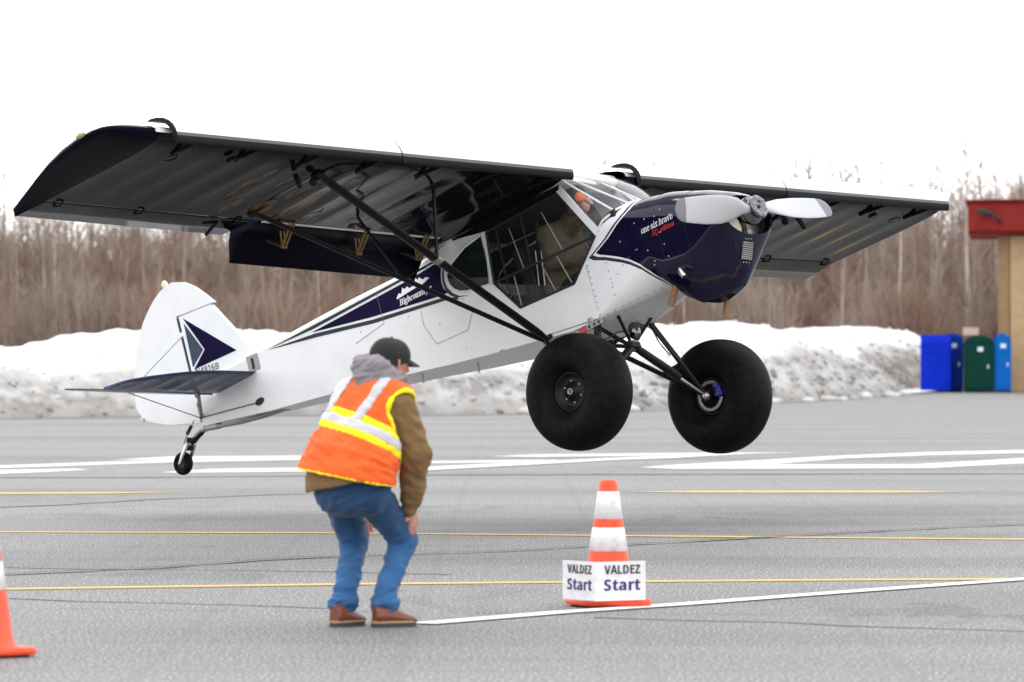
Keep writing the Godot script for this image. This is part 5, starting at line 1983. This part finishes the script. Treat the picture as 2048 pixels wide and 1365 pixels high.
func face_parts(c: Vector3, b: Basis, k: float, parent: Node3D) -> void:
	var st := mb()
	for s in [-1.0, 1.0]:
		ball(st, c + b * (Vector3(s * 0.031, 0.005, -0.078) * k), Vector3.ONE * 0.0125 * k, b, 10)
	var eyes := part("eyes", st, M.eye_white, parent)
	st = mb()
	for s in [-1.0, 1.0]:
		ball(st, c + b * (Vector3(s * 0.031, 0.005, -0.0875) * k), Vector3(0.006, 0.006, 0.004) * k, b, 8)
	part("iris", st, M.interior_black, eyes)
	st = mb()
	ball(st, c + b * (Vector3(0, -0.056, -0.088) * k), Vector3(0.022, 0.006, 0.006) * k, b, 10)
	part("mouth", st, M.lip, parent)


func hand_fields(wrist: Vector3, b: Basis, side: float, curl: float) -> Array:
	# b.y runs from the wrist to the finger tips, b.z is the back of the hand, b.x the thumb side times side
	var out := [
		["add", wrist - b.y * 0.05, wrist + b.y * 0.012, 0.027, 0.025, 0.01],
		["add", wrist + b.y * 0.02 - b.x * 0.020, wrist + b.y * 0.075 - b.x * 0.026, 0.016, 0.014, 0.012],
		["add", wrist + b.y * 0.02 + b.x * 0.012, wrist + b.y * 0.082 + b.x * 0.020, 0.017, 0.014, 0.012],
		["add", wrist + b.y * 0.02, wrist + b.y * 0.084, 0.017, 0.015, 0.012],
	]
	for i in 4:
		var x: float = [0.029, 0.010, -0.010, -0.028][i]
		var l: float = [0.040, 0.045, 0.042, 0.032][i]
		var at: Vector3 = wrist + b.y * [0.083, 0.089, 0.086, 0.076][i] + b.x * x
		var d := b.y
		for j in 3:
			d = (d - b.z * curl * [0.35, 0.6, 0.5][j]).normalized()
			var to: Vector3 = at + d * l * [1.0, 0.62, 0.5][j]
			out.append(["add", at, to, 0.0092 - 0.0008 * j, 0.0086 - 0.0008 * j, 0.003])
			at = to
	var t := wrist + b.y * 0.025 + b.x * 0.026
	var e := t + (b.x * 0.8 + b.y * 0.75 - b.z * 0.25).normalized() * 0.042
	out.append(["add", t, e, 0.0135, 0.0105, 0.008])
	out.append(["add", e, e + (b.x * 0.15 + b.y * 1.0 - b.z * 0.4).normalized() * 0.034, 0.0102, 0.0085, 0.004])
	return out


func around(prims: Array, pad: float) -> Array:
	var lo := Vector3.ONE * 99.0
	var hi := -lo
	for p in prims:
		if p[0] == "add":
			for i in 2:
				var v: Vector3 = p[1 + i]
				var r: float = p[3 + i]
				lo = lo.min(v - Vector3.ONE * r)
				hi = hi.max(v + Vector3.ONE * r)
	return [lo - Vector3.ONE * pad, hi + Vector3.ONE * pad]


func body_from(prims: Array, cell: float, bend: Variant = null, tint: Variant = null) -> SurfaceTool:
	var a := around(prims, cell * 3.0)
	return field_mesh(prims, a[0], a[1], cell, bend, tint)


func joined(list: Array) -> SurfaceTool:
	var st := SurfaceTool.new()
	st.begin(Mesh.PRIMITIVE_TRIANGLES)
	for s in list:
		st.append_from((s as SurfaceTool).commit(), 0, Transform3D())
	return st


func shoe(parent: Node3D, heel: Vector3, toe: Vector3) -> void:
	var d := (toe - heel)
	d.y = 0
	var l := d.length()
	d = d.normalized()
	var r := d.cross(Vector3.UP)
	var st := mb()
	var upper := [[0.0, 0.030, 0.10], [0.04, 0.036, 0.105], [0.30, 0.037, 0.110], [0.50, 0.040, 0.085], [0.70, 0.046, 0.064], [0.86, 0.044, 0.052], [0.96, 0.032, 0.040], [1.0, 0.014, 0.030]]
	var rows := []
	for q in upper:
		var c: Vector3 = heel + d * l * q[0] + Vector3.UP * 0.028
		var row := PackedVector3Array()
		for k in 13:
			var a := PI * k / 12.0
			row.append(c + r * cos(a) * q[1] + Vector3.UP * pow(sin(a), 0.75) * (q[2] - 0.02))
		rows.append(row)
	rows.reverse()
	loft(st, rows, true, true)
	var u := part("shoe", st, M.leather, parent)
	for layer in [["welt", 0.022, 0.032, 1.08, M.welt], ["sole", 0.0, 0.022, 1.05, M.sole]]:
		st = mb()
		rows = []
		for h in [layer[1], layer[2]]:
			var row := PackedVector3Array()
			for k in 28:
				var a := TAU * k / 28.0
				var t := 0.5 - 0.5 * cos(a)
				var w: float = at_x(upper, t, 1) * layer[3] + 0.004
				w *= signf(sin(a)) * pow(absf(sin(a)), 0.35) if absf(sin(a)) > 0.001 else 0.0
				row.append(heel + d * (l * 1.03 * t - 0.012) + r * w + Vector3.UP * h)
			rows.append(row)
		rows.reverse()
		loft(st, rows, true, true)
		part(layer[0], st, layer[4], u)


func marshal() -> void:
	var o := thing("person", Vector3(-0.72, 0, -25.30), "person in orange vest, jeans and black cap crouching with hands on knees", "person")
	var f := Vector3(0.75, 0, -0.66)
	var r := Vector3(0.66, 0, 0.75)
	var hip_r := Vector3(0.0, 0.69, 0.09)
	var hip_l := Vector3(-0.148, 0.685, -0.06)
	var knee_r := Vector3(0.168, 0.435, -0.20)
	var ank_r := Vector3(0.084, 0.09, -0.05)
	var knee_l := Vector3(-0.092, 0.415, -0.33)
	var ank_l := Vector3(-0.122, 0.09, -0.12)
	var low := Vector3(-0.095, 0.80, 0.06)
	var top := Vector3(0.015, 1.135, 0.0)
	var neck := Vector3(0.068, 1.245, 0.02)
	var sh_r := Vector3(0.140, 1.135, 0.12)
	var el_r := Vector3(0.232, 0.885, 0.06)
	var wr_r := Vector3(0.206, 0.605, -0.07)
	var sh_l := Vector3(-0.125, 1.145, -0.17)
	var el_l := Vector3(-0.085, 0.865, -0.38)
	var wr_l := Vector3(-0.050, 0.620, -0.42)
	var head := Vector3(0.105, 1.338, 0.0)
	var hb := Basis.looking_at(Vector3(0.80, -0.12, -0.58), Vector3.UP)
	var folds := noise(1.0, FastNoiseLite.TYPE_SIMPLEX_SMOOTH, 2, 41)
	# the body under the clothes, with head and hands
	var bodies := []
	bodies.append(body_from([
		["add", low, top, 0.11, 0.11, 0.05], ["add", top, neck, 0.09, 0.055, 0.04], ["add", sh_l, sh_r, 0.05, 0.05, 0.05],
		["add", hip_l, hip_r, 0.09, 0.09, 0.05], ["add", low, (hip_l + hip_r) / 2, 0.11, 0.10, 0.05],
		["add", hip_r, knee_r, 0.075, 0.05, 0.04], ["add", knee_r, ank_r, 0.05, 0.035, 0.02], ["add", hip_l, knee_l, 0.075, 0.05, 0.04], ["add", knee_l, ank_l, 0.05, 0.035, 0.02],
		["add", sh_r, el_r, 0.045, 0.038, 0.03], ["add", el_r, wr_r, 0.038, 0.026, 0.02], ["add", sh_l, el_l, 0.045, 0.038, 0.03], ["add", el_l, wr_l, 0.038, 0.026, 0.02],
		["add", neck, head, 0.055, 0.055, 0.03]], 0.016))
	bodies.append(body_from(head_fields(head, hb, 0.98), 0.005))
	var hy_r := Vector3(0.10, -0.88, -0.47).normalized()
	var hz_r := (r * 0.9 + Vector3.UP * 0.25 - hy_r * (r * 0.9 + Vector3.UP * 0.25).dot(hy_r)).normalized()
	bodies.append(body_from(hand_fields(wr_r + Vector3(0.002, -0.012, -0.004), Basis(hy_r.cross(hz_r), hy_r, hz_r), 1.0, 0.35), 0.0035))
	var hy_l := Vector3(0.12, -0.95, 0.20).normalized()
	var hz_l := (r * 0.75 - f * 0.5 - hy_l * (r * 0.75 - f * 0.5).dot(hy_l)).normalized()
	bodies.append(body_from(hand_fields(wr_l + Vector3(0.004, -0.012, 0.004), Basis(hy_l.cross(hz_l), hy_l, hz_l), -1.0, 0.35), 0.0035))
	var body := part("body", joined(bodies), M.skin, o, false)
	face_parts(head, hb, 0.98, body)
	# jeans
	var seat := (hip_l + hip_r) / 2.0 - f * 0.02
	var jean := [
		["add", hip_l - f * 0.02, hip_r - f * 0.02, 0.122, 0.122, 0.04], ["add", seat + Vector3(0, 0.02, 0), low + Vector3(0, -0.02, 0), 0.14, 0.15, 0.05],
		["add", hip_r, knee_r, 0.102, 0.071, 0.02], ["add", knee_r, ank_r + Vector3(0, 0.10, 0), 0.068, 0.057, 0.02], ["add", ank_r + Vector3(-0.002, 0.08, 0.012), ank_r + Vector3(-0.012, -0.038, 0.022), 0.061, 0.078, 0.02],
		["add", hip_l, knee_l, 0.102, 0.074, 0.025], ["add", knee_l, ank_l + Vector3(0, 0.10, 0), 0.070, 0.060, 0.02], ["add", ank_l + Vector3(-0.008, 0.08, 0.012), ank_l + Vector3(-0.024, -0.038, 0.024), 0.063, 0.078, 0.02],
		["clip", Vector3.DOWN, -0.078], ["clip", Vector3.UP, 0.80]]
	var jean_bend := func(v: Vector3, n: Vector3) -> Vector3:
		var k := smoothstep(0.02, 0.10, absf(v.y - 0.44)) * 0.35 + 0.65
		var ankle := 1.0 - smoothstep(0.10, 0.26, v.y)
		var d := folds.get_noise_3d(v.x * 9.0 + v.y * 5.0, v.y * 21.0 - v.x * 10.0, v.z * 8.0) * 0.011 * k + folds.get_noise_3d(v.x * 7.0, v.y * 42.0, v.z * 7.0 + 9.0) * 0.015 * ankle + 0.012 * ankle * sin(v.y * 62.0)
		if n.y < -0.8:
			d *= 0.1
		return v + n * d
	var fade := noise(1.0, FastNoiseLite.TYPE_SIMPLEX_SMOOTH, 3, 44)
	var jean_tint := func(v: Vector3, _n: Vector3) -> Color:
		var k := 1.0 + 0.28 * fade.get_noise_3d(v.x * 9.0, v.y * 7.0, v.z * 9.0) + 0.10 * fade.get_noise_3d(v.x * 60.0, v.y * 30.0, v.z * 60.0)
		var worn_lit := 1.0 - smoothstep(0.30, 0.60, v.y)  # partly wear, partly the light on the lower legs put into the denim
		return Color(0.014, 0.060, 0.145) * k * (1.0 + 0.75 * worn_lit)
	part("jeans", body_from(jean, 0.0105, jean_bend, jean_tint), M.denim, o, false)
	# brown work jacket
	var jacket := [
		["add", low - r * 0.09 + Vector3(0, -0.05, 0), top - r * 0.08, 0.160, 0.125, 0.06], ["add", low + r * 0.09 + Vector3(0, -0.05, 0), top + r * 0.08, 0.160, 0.125, 0.06],
		["add", sh_l, sh_r, 0.075, 0.075, 0.06], ["add", top, neck, 0.10, 0.07, 0.06],
		["add", sh_r, el_r, 0.086, 0.080, 0.04], ["add", el_r, el_r.lerp(wr_r, 0.84), 0.080, 0.060, 0.03], ["add", el_r.lerp(wr_r, 0.86), wr_r, 0.046, 0.044, 0.01],
		["add", sh_l, el_l, 0.080, 0.068, 0.04], ["add", el_l, el_l.lerp(wr_l, 0.82), 0.068, 0.054, 0.03], ["add", el_l.lerp(wr_l, 0.86), wr_l, 0.046, 0.044, 0.01],
		["clip", Vector3(0.05, -1.0, 0.0).normalized(), -0.585]]
	var jacket_bend := func(v: Vector3, n: Vector3) -> Vector3:
		var sleeve := smoothstep(0.12, 0.19, v.x) if v.y < 1.1 else 0.0
		var d := folds.get_noise_3d(v.x * 10.0, v.y * 13.0 + v.x * 9.0, v.z * 10.0) * (0.006 + 0.008 * sleeve)
		d += folds.get_noise_3d(v.x * 8.0 + 3.0, v.y * 34.0, v.z * 8.0) * 0.010 * sleeve * (1.0 - smoothstep(0.62, 0.78, v.y))
		return v + n * d
	var coat := jacket.slice(0, 4) + [["add", low - r * 0.10 + Vector3(0, -0.10, 0), low + r * 0.10 + Vector3(0, -0.10, 0), 0.158, 0.165, 0.05], ["clip", Vector3(0.22, -1.0, 0.0), -0.752]]
	var sleeves := jacket.slice(4, 10) + [["add", sh_l + Vector3(0.06, 0, 0.05), sh_l, 0.06, 0.07, 0.03]]
	part("jacket", joined([body_from(coat, 0.0105, jacket_bend), body_from(sleeves, 0.0105, jacket_bend)]), M.jacket_brown, o, false)
	# waistband hem of the jacket, below the vest
	# safety vest with its tapes
	var cut_r := [sh_r + Vector3(0.045, -0.035, 0.055), el_r + Vector3(0.03, 0.0, 0.03), 0.088, 0.105]
	var cut_l := [sh_l + Vector3(-0.05, -0.03, -0.06), el_l, 0.085, 0.10]
	var vest := func(grow: float) -> Array:
		return [
			["add", low - r * 0.115 + Vector3(-0.01, -0.03, 0.01), top - r * 0.085, 0.192 + grow, 0.140 + grow, 0.06], ["add", low + r * 0.105 + Vector3(-0.01, -0.03, 0.01), top + r * 0.085, 0.178 + grow, 0.140 + grow, 0.06],
			["add", sh_l + Vector3(0.02, 0.01, 0.03), sh_r + Vector3(0.0, 0.012, 0.0), 0.085 + grow, 0.088 + grow, 0.06], ["add", top, neck + Vector3(-0.02, -0.05, 0.02), 0.11 + grow, 0.075 + grow, 0.06],
			["add", low - f * 0.04 + Vector3(-0.02, -0.05, 0.0), low - f * 0.05 + Vector3(0.0, 0.05, 0.0), 0.165 + grow, 0.15 + grow, 0.06],
			["clip", Vector3(-0.18, -0.98, 0.0).normalized(), -0.722],
			["clip", Vector3(0.25, 0.97, -0.1).normalized(), 1.252],
			["cut", cut_r[0], cut_r[1], cut_r[2], cut_r[3]], ["cut", cut_l[0], cut_l[1], cut_l[2], cut_l[3]]]
	var vest_bend := func(v: Vector3, n: Vector3) -> Vector3:
		var d := folds.get_noise_3d(v.x * 6.0 + v.y * 7.0, v.y * 9.0 - v.x * 5.0, v.z * 6.0) * 0.010
		var lower := 1.0 - smoothstep(0.85, 0.98, v.y + v.x * 0.3)
		d += folds.get_noise_3d(v.x * 4.0 - 20.0, v.y * 24.0 + v.x * 12.0, v.z * 5.0) * 0.010 * (0.35 + lower)
		d *= 0.25 + 0.75 * smoothstep(0.74, 0.80, v.x * 0.18 + v.y * 0.98)
		return v + n * d
	var cell := 0.009
	var vo := part("safety_vest", body_from(vest.call(0.0), cell, vest_bend), M.vest_orange, o, false)
	var bn := Vector3(0.42, 0.89, -0.15).normalized()
	part("yellow_tape", body_from(vest.call(0.003) + [["band", bn, 0.800, 0.925]], cell, vest_bend), M.vest_yellow, vo, false)
	part("reflective_tape", body_from(vest.call(0.006) + [["band", bn, 0.836, 0.889]], cell, vest_bend), M.reflective_silver, vo, false)
	var sn := Vector3(0.82, -0.57, 0.0).normalized()
	for c in [-0.652, -0.812]:
		part("reflective_tape", body_from(vest.call(0.0065) + [["band", sn, c - 0.024, c + 0.024], ["clip", -bn, -0.885], ["clip", f, 0.06]], cell, vest_bend), M.reflective_silver, vo, false)
	part("hem_piping", body_from(vest.call(0.003) + [["clip", Vector3(0.18, 0.98, 0.0).normalized(), 0.734]], cell, vest_bend), M.vest_yellow, vo, false)
	part("armhole_piping", body_from(vest.call(0.004) + [["keep", cut_r[0], cut_r[1], cut_r[2] + 0.020, cut_r[3] + 0.020]], 0.008, vest_bend), M.vest_yellow, vo, false)
	# hood bunched round the neck
	var hood := [
		["add", Vector3(-0.035, 1.325, 0.02), Vector3(0.05, 1.320, 0.095), 0.052, 0.050, 0.03], ["add", Vector3(-0.030, 1.285, -0.05), Vector3(-0.035, 1.325, 0.02), 0.055, 0.052, 0.03],
		["add", Vector3(0.05, 1.320, 0.095), Vector3(0.128, 1.268, 0.085), 0.048, 0.036, 0.03], ["add", Vector3(-0.03, 1.265, 0.05), Vector3(0.09, 1.255, 0.10), 0.055, 0.045, 0.03],
		["add", Vector3(0.128, 1.268, 0.085), Vector3(0.17, 1.245, 0.0), 0.036, 0.032, 0.02], ["add", Vector3(-0.010, 1.365, 0.035), Vector3(0.045, 1.350, 0.085), 0.022, 0.024, 0.02]]
	var hood_bend := func(v: Vector3, n: Vector3) -> Vector3:
		return v + n * folds.get_noise_3d(v.x * 8.0 + v.y * 10.0, v.y * 34.0 - v.x * 14.0, v.z * 8.0) * 0.013
	part("hood", body_from(hood, 0.007, hood_bend), M.hood_grey, o, false)
	# cap
	var cc := head + hb * Vector3(0, 0.030, 0.004)
	var cap := [["add", cc + hb * Vector3(0, 0.004, 0.020), cc + hb * Vector3(0, 0.006, -0.016), 0.093, 0.090, 0.01], ["add", cc + hb * Vector3(0, -0.05, 0.022), cc + hb * Vector3(0, -0.03, -0.005), 0.088, 0.086, 0.01], ["clip", -(hb * Vector3(0, 1, 0.12)).normalized(), -(hb * Vector3(0, 1, 0.12)).normalized().dot(head + hb * Vector3(0, 0.012, 0.0)) * -1.0]]
	cap[2] = ["clip", -(hb.y + hb.z * 0.36).normalized(), -((hb.y + hb.z * 0.36).normalized().dot(head + hb * Vector3(0, -0.012, 0.0)))]
	var co := part("cap", body_from(cap, 0.006), M.cap_black, o, false)
	var st := mb()
	var rows := []
	for k in 11:
		var a := lerpf(-1.05, 1.05, k / 10.0)
		var row := PackedVector3Array()
		for q in [[0.080, 0.0], [0.110, 0.0], [0.150, -0.004], [0.152, -0.009], [0.110, -0.007], [0.080, -0.006]]:
			var reach: float = 0.080 + (q[0] - 0.080) * (0.45 + 0.55 * cos(a * 1.1))
			row.append(head + hb * Vector3(sin(a) * reach, 0.036 + q[1] - 0.018 * a * a - (reach - 0.08) * 0.42, -cos(a) * reach - 0.008))
		rows.append(row)
	loft(st, rows, true, true)
	part("peak", st, M.cap_black, co)
	st = mb()
	ball(st, cc + hb * Vector3(0, 0.099, 0.004), Vector3(0.008, 0.005, 0.008), hb, 8)
	part("button", st, M.cap_black, co)
	shoe(o, Vector3(0.025, 0.0, 0.035), Vector3(0.235, 0.0, -0.085))
	shoe(o, Vector3(-0.180, 0.0, 0.005), Vector3(-0.040, 0.0, -0.195))


func pilot() -> void:
	var o := thing("person", Vector3.ZERO, "person in brown jacket and orange headset at the controls inside the aeroplane", "person")
	var seat := Vector3(-0.46, -0.80, 0.02)
	o.transform = plane.transform * Transform3D(Basis(), seat)
	var at := func(x: float, y: float, z: float) -> Vector3: return Vector3(x, y, z + 0.03) - seat
	var head: Vector3 = at.call(-0.105, -0.080, 0.03)
	var hb := Basis.looking_at(Vector3(0.62, -0.22, -0.75), Vector3.UP)
	var folds := noise(1.0, FastNoiseLite.TYPE_SIMPLEX_SMOOTH, 2, 51)
	var bodies := []
	var prims := [["add", at.call(-0.45, -0.74, 0), at.call(-0.40, -0.32, 0), 0.10, 0.10, 0.05], ["add", at.call(-0.40, -0.30, 0), at.call(-0.13, -0.13, 0.02), 0.06, 0.045, 0.04]]
	for s in [-1.0, 1.0]:
		prims.append(["add", at.call(-0.40, -0.27, s * 0.13), at.call(-0.36, -0.52, s * 0.23), 0.05, 0.04, 0.03])
		prims.append(["add", at.call(-0.36, -0.52, s * 0.23), at.call(-0.10, -0.60, s * 0.14), 0.04, 0.027, 0.02])
		prims.append(["add", at.call(-0.44, -0.78, s * 0.09), at.call(-0.02, -0.72, s * 0.14), 0.08, 0.055, 0.03])
		prims.append(["add", at.call(-0.02, -0.72, s * 0.14), at.call(0.16, -0.96, s * 0.13), 0.055, 0.04, 0.02])
	bodies.append(body_from(prims, 0.016))
	bodies.append(body_from(head_fields(head, hb, 1.0).slice(0, 14), 0.006))
	for s in [-1.0, 1.0]:
		var hy := Vector3(0.95, -0.05, -0.3 * s).normalized()
		var hz := (Vector3(0.1, 0.7, 0.6 * s) - hy * Vector3(0.1, 0.7, 0.6 * s).dot(hy)).normalized()
		bodies.append(body_from(hand_fields(at.call(-0.09, -0.60, s * 0.135), Basis(hy.cross(hz), hy, hz), s, 0.8), 0.0045))
	var body := part("body", joined(bodies), M.skin, o, false)
	face_parts(head, hb, 1.0, body)
	var jacket := [["add", at.call(-0.46, -0.72, 0.06), at.call(-0.41, -0.33, 0.07), 0.145, 0.125, 0.06], ["add", at.call(-0.46, -0.72, -0.06), at.call(-0.41, -0.33, -0.07), 0.145, 0.125, 0.06], ["add", at.call(-0.40, -0.27, -0.15), at.call(-0.40, -0.27, 0.15), 0.085, 0.085, 0.05], ["add", at.call(-0.40, -0.28, 0), at.call(-0.16, -0.185, 0.02), 0.10, 0.082, 0.05]]
	for s in [-1.0, 1.0]:
		jacket.append(["add", at.call(-0.40, -0.29, s * 0.16), at.call(-0.36, -0.52, s * 0.24), 0.080, 0.070, 0.04])
		jacket.append(["add", at.call(-0.36, -0.52, s * 0.24), at.call(-0.13, -0.60, s * 0.15), 0.070, 0.048, 0.03])
	part("jacket", body_from(jacket, 0.012, func(v, n): return v + n * folds.get_noise_3d(v.x * 12.0, v.y * 16.0, v.z * 12.0) * 0.012), M.pilot_jacket, o, false)
	var legs := []
	for s in [-1.0, 1.0]:
		legs.append(["add", at.call(-0.44, -0.78, s * 0.09), at.call(-0.02, -0.72, s * 0.14), 0.105, 0.075, 0.04])
		legs.append(["add", at.call(-0.02, -0.72, s * 0.14), at.call(0.15, -0.94, s * 0.13), 0.072, 0.055, 0.03])
	part("trousers", body_from(legs, 0.014), M.interior_black, o, false)
	var cc := head + hb * Vector3(0, 0.034, 0.004)
	var cap := [["add", cc + hb * Vector3(0, 0.002, 0.020), cc + hb * Vector3(0, 0.004, -0.016), 0.092, 0.089, 0.01], ["add", cc + hb * Vector3(0, -0.04, 0.022), cc + hb * Vector3(0, -0.025, -0.004), 0.088, 0.086, 0.01], ["clip", -(hb.y + hb.z * 0.3).normalized(), -((hb.y + hb.z * 0.3).normalized().dot(head + hb.y * -0.005))]]
	var co := part("cap", body_from(cap, 0.008), M.cap_black, o, false)
	var hair := [["add", head + hb * Vector3(0, 0.02, 0.030), head + hb * Vector3(0, -0.075, 0.032), 0.085, 0.070, 0.01], ["add", head + hb * Vector3(-0.03, 0.0, 0.0), head + hb * Vector3(0.03, 0.0, 0.0), 0.056, 0.056, 0.03], ["clip", -hb.z, -(hb.z.dot(head - hb.z * 0.030))]]
	part("hair", body_from(hair, 0.007), M.hair_grey, o, false)
	var st := mb()
	for s in [-1.0, 1.0]:
		lathe(st, head + hb * Vector3(s * 0.075, -0.005, 0.005), hb.x * s, [Vector2(0.0, 0.0), Vector2(0.042, 0.0), Vector2(0.046, 0.012), Vector2(0.044, 0.030), Vector2(0.030, 0.042), Vector2(0.0, 0.044)], 18)
	var hs := part("headset", st, M.muff_orange, o)
	st = mb()
	var pts := []
	for k in 13:
		var a := PI * k / 12.0
		pts.append(head + hb * Vector3(cos(a) * 0.105, 0.03 + sin(a) * 0.108, 0.005))
	path_tube(st, pts, 0.010, 6)
	path_tube(st, [head + hb * Vector3(0.10, -0.02, -0.01), head + hb * Vector3(0.085, -0.055, -0.07), head + hb * Vector3(0.03, -0.06, -0.112)], 0.005, 6)
	part("headband", st, M.interior_black, hs)


# ---------------------------------------------------------------- cones and the start board
func make_cone(label: String, at: Vector3, turn: float) -> Node3D:
	var o := thing("traffic_cone", at, label, "traffic cone", "traffic cones on the start line")
	o.rotation.y = turn
	var r := func(y: float) -> float: return lerpf(0.142, 0.046, (y - 0.05) / 0.645)
	var st := mb()
	var plan := PackedVector2Array()
	for i in 32:
		var a := TAU * i / 32.0 + PI / 32.0
		var c := Vector2(cos(a), sin(a))
		plan.append(Vector2(signf(c.x) * pow(absf(c.x), 0.35), signf(c.y) * pow(absf(c.y), 0.35)) * 0.20)
	var rows := []
	for q in [[0.010, 0.96], [0.018, 1.0], [0.034, 1.0], [0.044, 0.965]]:
		var row := PackedVector3Array()
		for p in plan:
			row.append(Vector3(p.x * q[1], q[0], p.y * q[1]))
		rows.append(row)
	loft(st, rows, true, true)
	part("base", st, M.cone_orange, o)
	st = mb()
	for x in [-0.12, 0.12]:
		for z in [-0.12, 0.12]:
			box(st, Vector3(x, 0.006, z), Vector3(0.07, 0.012, 0.07), Basis(), 0.003)
	part("foot", st, M.rubber, o)
	st = mb()
	lathe(st, Vector3.ZERO, Vector3.UP, [Vector2(0.168, 0.043), Vector2(0.152, 0.052), Vector2(r.call(0.08), 0.08), Vector2(r.call(0.25), 0.25), Vector2(r.call(0.45), 0.45), Vector2(r.call(0.675), 0.675), Vector2(0.044, 0.688), Vector2(0.036, 0.695), Vector2(0.028, 0.690), Vector2(0.028, 0.60)], 40)
	part("body", st, M.cone_orange, o)
	for b in [[0.305, 0.435], [0.480, 0.632]]:
		st = mb()
		lathe(st, Vector3.ZERO, Vector3.UP, [Vector2(r.call(b[0]) - 0.001, b[0]), Vector2(r.call(b[0]) + 0.003, b[0] + 0.002), Vector2(r.call(b[1]) + 0.003, b[1] - 0.002), Vector2(r.call(b[1]) - 0.001, b[1])], 40)
		part("white_collar", st, M.cone_white, o)
	return o


func cones() -> void:
	var a := make_cone("orange and white traffic cone standing inside the folded start board", Vector3(0.528, 0, -27.40), 0.42)
	var b := a.duplicate() as Node3D
	b.name = numbered("traffic_cone")
	add_child(b, true)
	b.set_meta("label", "orange and white traffic cone cut by the left edge of the picture")
	b.position = Vector3(-2.418, 0, -22.85)
	b.rotation.y = 0.62
	# white board folded round the cone
	var o := thing("start_board", Vector3(0.455, 0, -27.07), "white folded board lettered VALDEZ Start round the foot of the cone", "sign")
	var fold := Vector3(0, 0, 0)
	var left := Vector3(-0.176, 0, -0.27)
	var right := Vector3(0.272, 0, -0.175)
	var i := 0
	for e in [left, right]:
		var d: Vector3 = e.normalized()
		var n := Vector3(-d.z, 0, d.x) if d.x > 0 else Vector3(d.z, 0, -d.x)
		var st := mb()
		box(st, (fold + e) / 2.0 + Vector3(0, 0.150, 0), Vector3(e.length(), 0.212, 0.005), Basis(d, Vector3.UP, d.cross(Vector3.UP)), 0.001)
		var p := part("panel", st, M.board_white, o)
		var x: Vector3 = d if d.x > 0 else -d
		var z := x.cross(Vector3.UP)
		var c: Vector3 = (fold + e) / 2.0 + z * 0.0048
		var w: float = 0.235 if i == 1 else 0.235
		put_text("lettering", "VALDEZ", 0.066, M.text_black, p, Transform3D(Basis(x, Vector3.UP, z), c + Vector3(0, 0.212, 0) + x * 0.008), w)
		put_text("lettering", "Start", 0.085, M.text_navy, p, Transform3D(Basis(x, Vector3.UP, z), c + Vector3(0, 0.128, 0) + x * 0.008), w)
		i += 1
